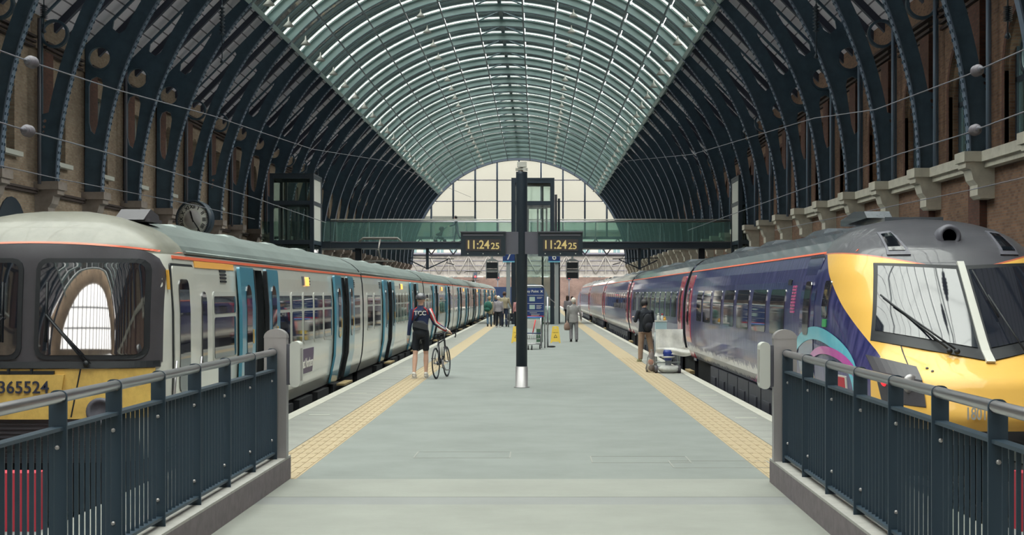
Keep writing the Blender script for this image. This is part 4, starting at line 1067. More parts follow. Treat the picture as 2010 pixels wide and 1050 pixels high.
def lift(label, x0, x1, y0, y1, top, loc_side=0, base=0.0):
    t = thing('lift_tower', label, 'lift', ((x0+x1)/2, (y0+y1)/2, base))
    hx, hy = (x1-x0)/2, (y1-y0)/2
    for a in (-1, 1):
        for c_ in (-1, 1): MB().box(a*hx-.12 if a<0 else hx-.12, -hx+.12 if a<0 else hx+.12-.12+.12, c_*hy-.12, c_*hy+.12, 0, top).build('corner_post', M_dark, t)
    for z in (top-.2, 7.3, 4.9):
        b = MB(); b.box(-hx,hx,-hy-.1,-hy+.1,z,z+.25); b.box(-hx,hx,hy-.1,hy+.1,z,z+.25); b.box(-hx-.1,-hx+.1,-hy,hy,z,z+.25); b.box(hx-.1,hx+.1,-hy,hy,z,z+.25); b.build('ring_beam', M_dark, t)
    MB().box(-hx-.12,hx+.12,-hy-.12,hy+.12,top,top+.12).build('roof_slab', M_dark, t)
    for z0, z1 in ((.2,4.85),(5.15,7.3),(7.55,top-.2)):
        for q in (-1, 1):
            MB().box(-hx+.13, hx-.13, q*hy-.02, q*hy+.02, z0, z1).build('front_glass', M_clearglass, t)
            MB().box(q*hx-.02, q*hx+.02, -hy+.13, hy-.13, z0, z1).build('side_glass', M_clearglass, t)
    b = MB(); b.box(-hx*.55,-hx*.45,-.1,.1,0,top-.3); b.box(hx*.45,hx*.55,-.1,.1,0,top-.3); b.build('guide_rail', M_dark, t)
    cr_ = MB().box(-hx*.7, hx*.7, -hy*.7, hy*.7, 5.0, 5.1).box(-hx*.7, hx*.7, -hy*.7, hy*.7, 7.2, 7.35).build('lift_car', M_greyd, t)
    for a in (-.7,-.25,.25,.7): MB().box(a*hx-.05, a*hx+.05, -hy*.7, -hy*.62, 5.1, 7.2).build('car_door_frame', M_grey, cr_)
    return t
lt = lift('dark framed glass lift tower at the left end of the footbridge', -16.2, -13.75, 96.2, 99.7, 9.1)
MB().box(1.20, 1.30, -1.6, 1.6, 4.9, 8.9).build('bright_side_panel', M_white, lt)
lt = lift('dark framed glass lift tower at the right end of the footbridge', 12.42, 13.3, 96.2, 99.7, 9.0)
MB().box(-.52, -.45, -1.6, 1.6, 4.9, 8.9).build('bright_side_panel', M_white, lt)
MB().box(.0, .4, -1.8, -1.7, 0, 8.9).build('tower_wall', M_dark, lt)
lift('central glass lift tower behind the clock column', -1.45, .95, 96.6, 99.6, 8.85)
t = thing('lift_mast', 'pair of dark slim masts right of the central lift tower', 'mast', (1.25, 99.0, 0))
MB().box(-.14,.02,-.1,.1,0,8.1).build('mast', M_greyd, t); MB().box(.06,.2,-.1,.1,0,7.85).build('mast', M_dark, t)
for x, q in ((-1.75, 'left'), (1.2, 'right')):
    tag(MB().box(-.12,.12,-.12,.12,0,4.75).build('steel_column', M_grey, None, (x, 96.0, 0)), 'pale steel column under the footbridge, %s of the central lift' % q, 'column')
for x in (-11.5, 10.6):
    tag(MB().box(-.2,.2,-.2,.2,-1.05,4.76).build('bridge_pier', M_dark, None, (x if x < 0 else x, 101.5, 0)), 'dark steel pier under the %s end of the footbridge' % ('left' if x < 0 else 'right'), 'pier')
# landings with glass at both ends
for x0, x1, q in ((-17.5, -13.12, 'left'),):
    t = thing('bridge_landing', 'glass sided landing joining the footbridge to the %s wall' % q, 'landing', (x0, YB+.0, 4.76))
    MB().box(0, x1-x0, .0, 4.0, 0, .42).build('landing_slab', M_dark, t)
    n = 3 if q == 'left' else 1; w_ = (x1-x0)/n
    for i in range(n): MB().box(w_*i+.03, w_*(i+1)-.03, -.03, 0, .44, 1.7).build('glass_panel', M_tealglass, t)
# platform number signs and hanging monitors
for x, ch, q in ((-1.72, '7', 'left'), (1.05, '6', 'right')):
    t = thing('platform_sign', 'blue platform number %s sign below the %s digital clock' % (ch, q), 'sign', (x, 95.845, 3.78))
    MB().box(-.36,.36,-.04,.04,.07,.9).build('sign_board', M_signblue, t); MB().box(-.36,.36,-.045,.045,0,.07).build('light_strip', mat('sign_light_blue', (120,190,215), .4), t)
    text('numeral', ch, .56, M_lettr, t, (.0, -.05, .33), ext=.004, bold=.006)
for x, q in ((-2.72, 'left'), (2.15, 'right')):
    t = thing('departure_monitor', 'grey hanging frame with two black screens %s of the lift tower' % q, 'monitor', (x*1.045, 99.80, 2.80), None, None, 1.04)
    b = MB(); b.box(-.38,-.32,-.1,.1,0,1.08); b.box(.32,.38,-.1,.1,0,1.08); b.prism([(-.42,1.08),(.42,1.08),(.12,1.24),(-.12,1.24)], -.1, .1, 'XZ'); b.box(-.06,.06,-.06,.06,1.2,2.1); b.build('frame', M_grey, t)
    for z in (.04, .64): MB().box(-.33,.33,-.12,.08,z,z+.38).build('screen', mat('monitor_black',(26,34,42),.4), t)
    MB().box(-.33,.33,-.05,.05,.44,.62).build('mid_panel', M_grey, t)
# bridge people are built with the others

# ---------------------------------------------------------------- overhead line
def poly_wire(name, pts, r, label, m=M_greyd, n=6):
    return tag(MB().tube(pts, r, n).build(name, m), label, 'wire')
def at(px, py, Y): return ((px-VPX)*Y/FPX, Y, EYE-(py-VPY)*Y/FPX)
def insul(name, p0, p1, label):
    p0, p1 = Vector(p0), Vector(p1); d = (p1-p0); L = d.length; d.normalize()
    t = thing(name, label, 'insulator', tuple((p0+p1)/2), None)
    t.rotation_euler = d.to_track_quat('Z', 'Y').to_euler()
    b = MB(); prof = []
    for i in range(5): z = -.09+.045*i; prof += [(.045,z-.02),(.055 if i in (0,4) else .068,z),(.05,z+.02)]
    b.lathe([(.03,-.12)] + prof + [(.03,.12)], 20); b.build('porcelain_body', mat('porcelain_grey', (104,100,108), .5), t)
    b = MB(); b.lathe([(.0,-.2),(.028,-.19),(.035,-.15),(.03,-.12)], 10); b.lathe([(.03,.12),(.035,.15),(.028,.19),(0,.2)], 10); b.build('end_fitting', M_greyd, t)
X5 = -5.5
def tr(pts, X):  # pixel pairs placed over the track
    out = []
    for px, py in pts:
        Y = X*FPX/(px-VPX); out.append(at(px, py, Y))
    return out
wA = tr([(-60,78),(62,122),(228,176),(420,228),(520,262),(614,293),(752,315)], -5.5) + [(-4.2, 100, 8.0)]
poly_wire('overhead_wire', wA, .008, 'upper overhead wire running over the left train')
wB = tr([(-60,222),(55,257),(219,302),(366,347),(498,388),(640,437)], -5.6); poly_wire('overhead_wire', wB, .008, 'lower overhead wire close above the left train roof')
wB2 = tr([(-60,312),(120,352),(366,399),(500,430)], -5.9); poly_wire('overhead_wire', wB2, .006, 'thin lowest wire above the dome of the left train')
wC = tr([(2090,62),(1897,148),(1719,215),(1598,232),(1359,303),(1228,316)], 5.05) + [(3.6, 100, 8.6)]; poly_wire('overhead_wire', wC, .008, 'upper overhead wire running over the right train')
wD = tr([(2090,190),(1893,263),(1760,304),(1500,398),(1350,452)], 5.15); poly_wire('overhead_wire', wD, .008, 'lower overhead wire close above the right train roof')
wE = tr([(2090,330),(1900,374),(1700,415),(1520,452)], 5.4); poly_wire('overhead_wire', wE, .006, 'thin lowest wire above the nose of the right train')
def seg(w, px, dx, X):
    a = tr([(px-dx, 0), (px+dx, 0)], X)
    return a
for w_, px, X, q in ((wA, 62, -5.5, 'large grey insulator on the upper wire at the far left'), (wB, 55, -5.6, 'large grey insulator on the lower wire at the far left'), (wC, 1918, 5.05, 'large grey insulator on the upper wire at the far right'), (wD, 1914, 5.15, 'large grey insulator on the lower wire at the far right')):
    Yp = X*FPX/(px-VPX)
    for a, c_ in zip(w_, w_[1:]):
        if a[1] <= Yp <= c_[1]:
            f = (Yp-a[1])/(c_[1]-a[1]); v = Vector(a).lerp(Vector(c_), f); d = (Vector(c_)-Vector(a)).normalized()
            insul('wire_insulator', v - d*.2, v + d*.2, q); break
def chain(px, y0, y1, Y, label):
    a, c_ = at(px, y0, Y), at(px, y1, Y)
    t = thing('hanging_insulator', label, 'insulator', a)
    L = a[2]-c_[2]; b = MB(); prof = [(.03,-L*.15)]
    n = 8
    for i in range(n): z = -L*.18 - i*L*.055; prof += [(.05,z),(.13,z-L*.02),(.05,z-L*.04)]
    b.lathe(prof, 12); b.build('insulator_discs', M_dark, t)
    b = MB(); b.tube([(0,0,1.2),(0,0,-L)], .02, 6); b.lathe([(.0,-L-.1),(.09,-L-.05),(.05,-L+.06),(.02,-L+.1)], 10); b.build('suspension_rod', M_dark, t)
chain(86, 0, 60, 52, 'dark disc insulator string hanging at the upper left corner')
chain(436, -10, 120, 64, 'dark disc insulator string hanging below the left haunch')
chain(1602, -10, 110, 56, 'dark disc insulator string hanging below the right haunch')
chain(1978, 0, 70, 42, 'dark disc insulator string hanging at the upper right corner')
# cantilevers carrying the wires under the footbridge
for px, q in ((839, 'left'), (1255, 'right')):
    Y = 100.3; x, _, z0 = at(px, 487, Y); z1 = at(px, 529, Y)[2]
    t = thing('catenary_bracket', 'dark drop post with diagonal wire arms under the footbridge, %s' % q, 'bracket', (x, Y, 3.3))
    MB().box(-.09,.09,-.09,.09,z1-3.3,4.765-3.3).build('drop_post', M_dark, t)
    s = 1 if px < 1000 else -1
    if s < 0: MB().box(.55,.67,-.06,.06,z1-3.3+.3,4.765-3.3).build('drop_post', M_dark, t)
    b = MB(); b.tube([(0,0,z1-3.25),(s*1.3,0,.75)], .04, 6); b.tube([(0,0,z1-3.25),(-s*1.15,0,.7)], .04, 6); b.tube([(-s*1.2,0,.85),(s*1.7,0,.78)], .03, 6); b.tube([(s*1.2,0,.55),(s*1.7,0,.42)], .03, 6)
    b.build('wire_arm', M_dark, t)
# clock on the left
t = thing('station_clock', 'large round analogue clock with roman numerals above the left train', 'clock', at(379, 431, 62), (R(0),0,R(-19)))
rr = .74; b = MB(); b.lathe([(0,-.02),(rr,-.02),(rr,.38),(0,.38)], 40, axis='Y'); b.build('clock_drum', M_dark, t)
MB().lathe([(rr-.05,-.02),(rr-.045,-.06),(rr+.03,-.05),(rr+.03,.0)], 40, axis='Y').build('clock_bezel', M_dark, t)
fm = MB().lathe([(0,-.03),(rr-.04,-.03),(rr-.04,-.02),(0,-.02)], 40, axis='Y').build('clock_face', M_white, t)
b = MB(); b.lathe([(0,-.036),(rr*.5,-.036),(rr*.5,-.03),(0,-.03)], 32, axis='Y'); b.build('inner_dial', mat('dial_grey', (180,176,176), .6), fm)
for i in range(60):
    a = 2*PI*i/60; M_ = MB()
    if i == 0: tickme = MB().box(-.008,.008,-.037,-.03,rr*.84,rr*.93).mesh('minute_tick', M_black)
    o = link('minute_tick', tickme, fm); o.rotation_euler = (0, a, 0)
for i, nmr in enumerate(['XII','I','II','III','IIII','V','VI','VII','VIII','IX','X','XI']):
    a = 2*PI*i/12; tm = fixmats(text_mesh(nmr, .21, .003, bold=.004), M_black); 
    o = link('numeral', tm, fm, (rr*.68*math.sin(a), -.035, rr*.68*math.cos(a)))
    o.rotation_euler = (Euler((0, a, 0)).to_matrix() @ Euler((R(90),0,0)).to_matrix()).to_euler()
for a, L, w_ in ((11.41*30, .40, .05), (24*6, .60, .03)):
    o = MB().prism([(-w_/2,-.1),(w_/2,-.1),(w_*.8,L*.75),(0,L),(-w_*.8,L*.75)], -.05, -.04, 'XZ').build('clock_hand', M_black, fm); o.rotation_euler = (0, R(a), 0)
b = MB(); b.box(-.09,.09,.1,.28,-5.0,-.7); b.build('clock_post', M_dark, t)

# ---------------------------------------------------------------- beyond the station
b = MB(); b.box(-26,30,330,331,-1.1,5.4)
rw = struct(b.build('wall_back', M_brickF))
M_truss = mat('pale_grey_girder', (132,130,124), .7, var=.2, scale=1.2)
t = thing('rail_overbridge', 'pale lattice girder overbridge crossing behind the platform end', 'bridge', (0, 322, 5.4))
MB().box(-28,30,-.3,0,0,4.3).build('girder_plate', mat('girder_plate_pale', (128,125,118), .7, var=.35, scale=1.5, rgb2=(98,95,92)), t)
MB().box(-27,-25,-.8,.5,-6.5,0).build('bridge_pier', M_truss, t); MB().box(27,29,-.8,.5,-6.5,0).build('bridge_pier', M_truss, t); MB().box(-28,30,-.7,0,4.3,4.9).build('top_chord', M_greyd, t); MB().box(-28,30,-.7,0,0,.4).build('bottom_chord', M_truss, t)
b = MB()
lm = MB().tube([(0,-.45,.4),(2.0,-.45,4.3)], .1, 5).tube([(2,-.45,4.3),(4,-.45,.4)], .1, 5).box(1.94,2.06,-.6,-.35,.4,4.3).mesh('lattice_bay', M_truss)
for i in range(14): link('lattice_bay', lm, t, (-28+4*i, 0, 0))
for z in (1.2,2.2,3.2): MB().box(-28,30,-.42,-.3,z,z+.12).build('stringer', M_greyd, t)
M_far1 = mat('far_building_pale', (164,162,152), .8, var=.06, scale=.3); M_far2 = mat('far_building_green', (148,150,128), .8); M_farw = mat('far_window', (96,122,124), .3)
def building(label, x0, x1, y, z1, m, cols, rows, ww=1.7, wh=1.9):
    t = thing('office_building', label, 'building', ((x0+x1)/2, y, -1)); hw = (x1-x0)/2
    MB().box(-hw, hw, 0, 12, 0, z1+1).build('wall', m, t); MB().box(-hw-.3, hw+.3, -.3, 12.3, z1+1, z1+1.6).build('roof_edge', M_grey, t)
    me = MB().box(-ww/2, ww/2, -.08, .05, -wh/2, wh/2).mesh('window', M_farw); fr = MB().box(-.06,.06,-.14,0,-wh/2,wh/2).box(-ww/2-.1,ww/2+.1,-.2,0,-wh/2-.15,-wh/2).mesh('window_bar', M_white)
    for i in range(cols):
        for j in range(rows):
            o = link('window', me, t, (-hw + 2*hw*(i+.5)/cols, 0, 5.5 + (z1-7)*(j+.5)/rows)); link('window_bar', fr, o)
building('pale office building with teal windows beyond the tracks, right of the lift', 3, 26, 400, 17.5, M_far1, 6, 3)
building('pale yellowish building beyond the tracks, behind the central lift', -14, 1, 410, 15.5, M_far2, 5, 3)
building('white office building with teal windows beyond the tracks, left side', -40, -16, 400, 21, M_far1, 7, 4)
MB().box(-1.6,1.6,-.06,.06,0,3.0)
t = thing('blue_hoarding', 'dark blue hoarding at the far end of the left platform', 'hoarding', (-6.2, 235, 0)); MB().box(-1.3,3.3,-.05,.05,0,2.9).build('panel', mat('hoarding_blue',(52,72,112),.5), t); MB().box(-1.3,-1.2,.05,.2,0,2.9).box(3.2,3.3,.05,.2,0,2.9).build('prop', M_dark, t)
for px, py, q in ((933,543,'over the left train end'),(977,545,'left of the clock column'),(1117,545,'right of the lift tower')):
    x, y, z = at(px, py, 300)
    t = thing('rail_signal', 'small red signal light %s' % q, 'signal', (x, y, -1.05)); MB().lathe([(.08,0),(.08,z+1.0)], 8).build('signal_post', M_dark, t)
    MB().box(-.35,.35,-.15,.15,z+.6,z+1.9).build('signal_head', M_dark, t); b = MB(); b.ball((0,-.2,z+1.05), (.2,.08,.2), 12, 8); b.build('signal_lens', M_redlamp, t)
MB_ = MB(); b = MB(); b.prism(archpts(7, -1.0, 4.0), -.05, .05, 'XZ'); 
for x in (-1.0, 12.0): link('tunnel_arch', b.mesh('tunnel_arch', M_greyd), rw, (x, 329.9, 0))

# ---------------------------------------------------------------- people
SKIN = mat('skin', (222, 178, 156), 0.6); 
def cloth(n, rgb): return mat('cloth_'+n, rgb, 0.9, var=.12, scale=9)
def person(label, loc, rotz, sc, top, trou, shoe, hair, legs, arms, bulk=1.0, sleeves=None, legskin=False, hem=.86, lean=0.0, turn=0.0, voxel=.014, hairlong=False, skirtless=True, nod=0.0, cuff=None, armskin=False, group=None):
    """legs: ((thigh_pitch, knee_bend, splay) left, right) degrees; arms: ((elbow offset, wrist offset) left, right) from the shoulder; facing +Y"""
    t = thing('person', label, 'person', loc, (0,0,rotz), group, sc)
    M_ = [SKIN, top, trou, sleeves or top, shoe, cuff or top]
    b = MB(); smp = []
    def cap(p0, r0, p1, r1, k, n=10):
        p0, p1 = Vector(p0), Vector(p1); b.tube([p0, p0.lerp(p1,.5), p1], [r0, (r0+r1)/2, r1], n)
        b.ball(p0, r0*1.0, 10, 7); b.ball(p1, r1*1.0, 10, 7)
        m = max(3, int((p1-p0).length/.03))
        for i in range(m+1): smp.append((p0.lerp(p1, i/m), r0+(r1-r0)*i/m, k))
    def ell(c, r, k): b.ball(c, r, 14, 10); smp.append((Vector(c), sum(r)/3, k))
    def loft(rs, k, n=18):
        vs = []; m = len(rs)
        for cx_, cy_, cz_, rx, ry in rs:
            for j in range(n): a = 2*PI*j/n; vs.append((cx_+rx*math.cos(a), cy_+ry*math.sin(a), cz_))
        fs = [tuple(reversed(range(n))), tuple((m-1)*n+j for j in range(n))]
        for i in range(m-1):
            for j in range(n): fs.append((i*n+j, i*n+(j+1)%n, (i+1)*n+(j+1)%n, (i+1)*n+j))
        b.add(vs, fs)
        for (c0, c1) in zip(rs, rs[1:]):
            for q in range(4):
                f = q/4; v = [c0[i]*(1-f)+c1[i]*f for i in range(5)]; v[2] = max(v[2], rs[0][2] + v[4]*.8) if k == 1 else v[2]
                for e in (-.62,-.3,0,.3,.62): smp.append((Vector((v[0]+v[3]*e, v[1], v[2])), v[4]*(1-.35*abs(e)), k))
    B = bulk; ly = lambda z: lean*(z-.93)
    # legs
    feet = []
    for s, (tp, kb, sp) in zip((-1, 1), legs):
        hip = Vector((s*.09, 0, .92)); a = R(tp); d = Vector((s*math.sin(R(sp)), math.sin(a), -math.cos(a))).normalized(); kn = hip + d*.43
        a2 = R(tp - kb); d2 = Vector((s*math.sin(R(sp))*.6, math.sin(a2), -math.cos(a2))).normalized(); an = kn + d2*.42
        mk = 2
        if legskin:
            cap(hip, .088, hip.lerp(kn,.72), .074, 2); cap(hip.lerp(kn,.72), .062, kn, .05, 0); cap(kn, .05, kn.lerp(an,.3), .056, 0); cap(kn.lerp(an,.3), .056, an, .034, 0)
        else:
            cap(hip, .092*B, kn, .068*B, 2); cap(kn, .068*B, an + Vector((0,0,.02)), .058*B, 2)
        feet.append((an, a2))
    low = min(f[0].z for f in feet) - .085
    # torso
    loft([(0,0,.80,.12*B,.10*B),(0,0,.90,.155*B,.112*B),(0,ly(1.0),1.0,.148*B,.108*B)], 2)
    loft([(0,ly(hem),hem,.170*B,.130*B),(0,ly(.98),.98,.160*B,.122*B),(0,ly(1.1),1.10,.150*B,.112*B),(0,ly(1.28),1.28,.172*B,.120*B),(0,ly(1.38),1.38,.168*B,.102*B),(0,ly(1.44),1.44,.11*B,.075*B),(0,ly(1.48),1.485,.062,.058)], 1)
    cap((0,ly(1.46),1.46), .055, (0,ly(1.54)+nod*.02,1.54), .050, 0)
    hc = Vector((0, ly(1.62)+.012+nod*.05, 1.625-abs(nod)*.02)); HR = Matrix.Rotation(R(turn), 3, 'Z') @ Matrix.Rotation(R(-nod*28), 3, 'X')
    def hp(x, y, z): return hc + HR @ Vector((x, y, z))
    ell(hp(0,-.01,.02), (.076,.096,.098), 0); ell(hp(0,.028,-.045), (.056,.062,.068), 0)
    cap(hp(0,.088,.0), .010, hp(0,.108,-.03), .015, 0); 
    for s in (-1, 1): ell(hp(s*.077,-.01,-.012), (.012,.02,.032), 0)
    ell(hp(0,.082,-.062), (.024,.012,.008), 0)
    # arms and hands
    for s, (el, wr) in zip((-1, 1), arms):
        sh = Vector((s*.178*B, ly(1.4), 1.395)); e = sh + Vector(el); w = sh + Vector(wr)
        cap(sh, .058*B, e, .046*B, 3); cap(e, .046*B, w, .034*B, 0 if armskin else 3)
        if cuff: cap(w.lerp(e,.12), .036*B, w, .037*B, 5)
        d = (w-e).normalized(); side = Vector((0,1,0)) if abs(d.y) < .8 else Vector((-s,0,0)); side = (side - d*side.dot(d)).normalized(); nrm = d.cross(side)
        pc = w + d*.05; cap(w, .026, pc, .030, 0); cap(pc + side*.016, .022, pc - side*.018 + d*.015, .022, 0)
        for i, L in enumerate((.062,.072,.068,.052)):
            o = pc + d*.032 + side*(.030-.020*i); k1 = o + d*L*.5 - nrm*s*.004; k2 = k1 + d*L*.42 + nrm*(-s)*.016
            cap(o, .0095, k1, .0088, 0, 6); cap(k1, .0088, k2, .0078, 0, 6)
        th = w + d*.02 + side*.026; t1 = th + d*.03 + side*.022; t2 = t1 + d*.028 + side*.004; cap(th, .0125, t1, .011, 0, 6); cap(t1, .011, t2, .0095, 0, 6)
    b.v = [(x, y, z-low) for x, y, z in b.v]
    me = b.mesh('tmpbody', M_[0]); o = bpy.data.objects.new('tmpbody', me); COL.objects.link(o)
    m = o.modifiers.new('r', 'REMESH'); m.mode = 'VOXEL'; m.voxel_size = voxel; m.use_smooth_shade = True
    sm = o.modifiers.new('s', 'SMOOTH'); sm.factor = .5; sm.iterations = 2
    body = eval_mesh(o); bpy.data.objects.remove(o)
    body.materials.clear(); [body.materials.append(x) for x in M_]
    P_ = np.array([tuple(q[0] - Vector((0,0,low))) for q in smp]); r_ = np.array([q[1] for q in smp]); k_ = np.array([q[2] for q in smp])
    co = np.array([p.center[:] for p in body.polygons]); 
    idx = np.empty(len(co), int)
    for i in range(0, len(co), 4000): 
        D = np.linalg.norm(co[i:i+4000, None, :] - P_[None], axis=2) - r_[None]; idx[i:i+4000] = k_[D.argmin(1)]
    body.polygons.foreach_set('material_index', idx.tolist()); body.polygons.foreach_set('use_smooth', [True]*len(co)); body.name = 'body'
    link('body', body, t)
    Z = Vector((0,0,-low))
    # hair
    if hair:
        hb = MB(); vs = MB().ball((0,0,0), (.086,.104,.108), 18, 12)
        keep = [f for f in vs.f if not (sum(vs.v[i][1] for i in f)/len(f) > .052 and sum(vs.v[i][2] for i in f)/len(f) < .055) and sum(vs.v[i][2] for i in f)/len(f) > -.075]
        hb.add([hp(x, y-.014, z+.028)+Z for x,y,z in vs.v], keep, 0, True)
        if hairlong: hb.ball(hp(0,-.062,-.075)+Z, (.085,.05,.13), 12, 8)
        me = hb.mesh('hair', hair); ho = link('hair', me, t); md = ho.modifiers.new('t', 'SOLIDIFY'); md.thickness = -.012
    eb = MB()
    for s in (-1, 1): eb.ball(hp(s*.03,.078,.012)+Z, .011, 8, 6)
    eb.build('eyes', M_black, t)
    for an, a2 in feet:
        sb = MB(); c = an + Z; rz = max(-.5, min(.3, (a2)*.55)) if c.z > .1 else 0
        v0 = MB(); v0.ball((0,.055,-.04), (.047,.135,.052), 14, 8); v0.v = [(x, y, max(z, -.085)) for x, y, z in v0.v]; v0.ball((0,-.01,.0), (.045,.055,.05), 10, 7); v0.box(-.044,.044,-.07,.175,-.09,-.072)
        Mx = Matrix.Rotation(rz, 3, 'X'); v0.v = [tuple(c + Mx @ Vector(p)) for p in v0.v]
        v0.build('shoe', shoe, t)
    return t, Z
HANG = lambda s, sw=0.0: ((s*.035, sw*.5-.02, -.28), (s*.055, sw+.03, -.53))
c_navy = cloth('navy_jersey', (52, 62, 98)); c_red = cloth('red_sleeve', (196, 58, 62)); c_black = cloth('black', (36, 40, 48)); c_khaki = cloth('khaki', (158, 132, 112))
c_grey = cloth('grey_suit', (150, 148, 148)); c_greyt = cloth('grey_trousers', (128, 126, 130)); c_white = cloth('white', (215, 212, 206)); c_jean = cloth('jeans', (74, 98, 118)); c_beige = cloth('beige', (176, 166, 140))
c_hood = cloth('grey_hoodie', (156, 150, 156)); c_green = cloth('green_pack', (44, 96, 86)); c_pink = cloth('pink', (196, 140, 140)); c_dkblue = cloth('dark_blue', (44, 54, 76))
h_brown = mat('hair_brown', (74, 52, 44), .7); h_black = mat('hair_black', (30, 28, 30), .6); h_white = mat('hair_white', (214, 208, 198), .8); h_fair = mat('hair_fair', (170, 140, 112), .8)
m_shoe = mat('shoe_black', (32, 32, 36), .5); m_shoew = mat('shoe_white', (214, 210, 204), .6); m_shoeg = mat('shoe_green', (140, 142, 110), .6)

# cyclist
cy, Zc = person('cyclist in navy and red jersey lettered TCC, black shorts and helmet, wheeling a bicycle', (-2.55, 34.6, 0), R(-4), 1.055, c_navy, c_black, m_shoew, None,
    ((-6, 6, 3), (9, 14, 1)), (((-.05,-.03,-.29), (-.09, .03,-.55)), ((.10, .02,-.25), (.35,.16,-.41))), bulk=1.0, sleeves=c_navy, legskin=True, hem=.93, voxel=.012, cuff=c_white)
# jersey details: red side panels and sleeves, lettering
zt_ = Zc.z
b = MB(); 
b.tube([(.178,0,1.44+zt_),(.24,.00,1.28+zt_),(.285,.03,1.15+zt_),(.40,.10,1.06+zt_),(.515,.155,.99+zt_)], [.045,.055,.052,.044,.038], 10)
b.build('red_sleeve', c_red, cy)
b = MB(); b.tube([(.185,-.055,1.44+zt_),(.262,-.05,1.28+zt_),(.31,-.02,1.14+zt_),(.42,.055,1.05+zt_),(.50,.12,1.005+zt_)], .018, 8); b.build('white_sleeve_stripe', c_white, cy)
b = MB(); b.tube([(.07,-.075,1.47+zt_),(.135,-.108,1.42+zt_),(.165,-.095,1.32+zt_)], .012, 6); b.tube([(-.07,-.075,1.47+zt_),(-.14,-.105,1.41+zt_),(-.168,-.09,1.2+zt_)], .012, 6); b.build('red_piping', c_red, cy)
text('back_lettering', 'TCC', .125, M_lettr, cy, (-.0, -.128, 1.345+zt_), ext=.004, bold=.004)
hb = MB(); hb.ball((0,-.012,1.675+zt_), (.108,.140,.098), 18, 12); hb.v = [(x, y, max(z, 1.655+zt_-.02*(1 if y<0 else 0))) for x, y, z in hb.v]; hb.build('helmet', mat('helmet_grey', (96,96,102), .35, coat=.5), cy)
hb = MB()
for x in (-.06, -.02, .02, .06): hb.tube([(x, -.145+abs(x)*.5, 1.67+zt_), (x, -.085, 1.735+zt_), (x, .0, 1.768+zt_-abs(x)*.3), (x,.07,1.745+zt_-abs(x)*.3)], .012, 6)
hb.tube([(-.085,-.06,1.645+zt_),(0,-.135,1.635+zt_),(.085,-.06,1.645+zt_)], .014, 6); hb.build('helmet_vent', M_black, cy)
mb_ = thing('messenger_bag', 'black messenger bag slung across the back of the cyclist', 'bag', (-2.55, 34.42, 1.12), (0,0,R(-4)))
b = MB(); b.ball((0,-.04,.0), (.17,.075,.15), 16, 12); b.ball((.03,-.045,-.10), (.17,.08,.12), 14, 10); b.build('bag_body', c_black, mb_)
b = MB(); b.prism([(-.16,.02),(.17,-.06),(.19,.06),(-.13,.15)], -.14, -.10, 'XZ'); b.build('bag_flap', mat('bag_flap_dark', (50,52,58), .6), mb_)
b = MB(); b.tube([(-.15,.03,.12),(-.02,.055,.30),(.12,.10,.42)], .02, 6); b.build('strap', c_black, mb_)
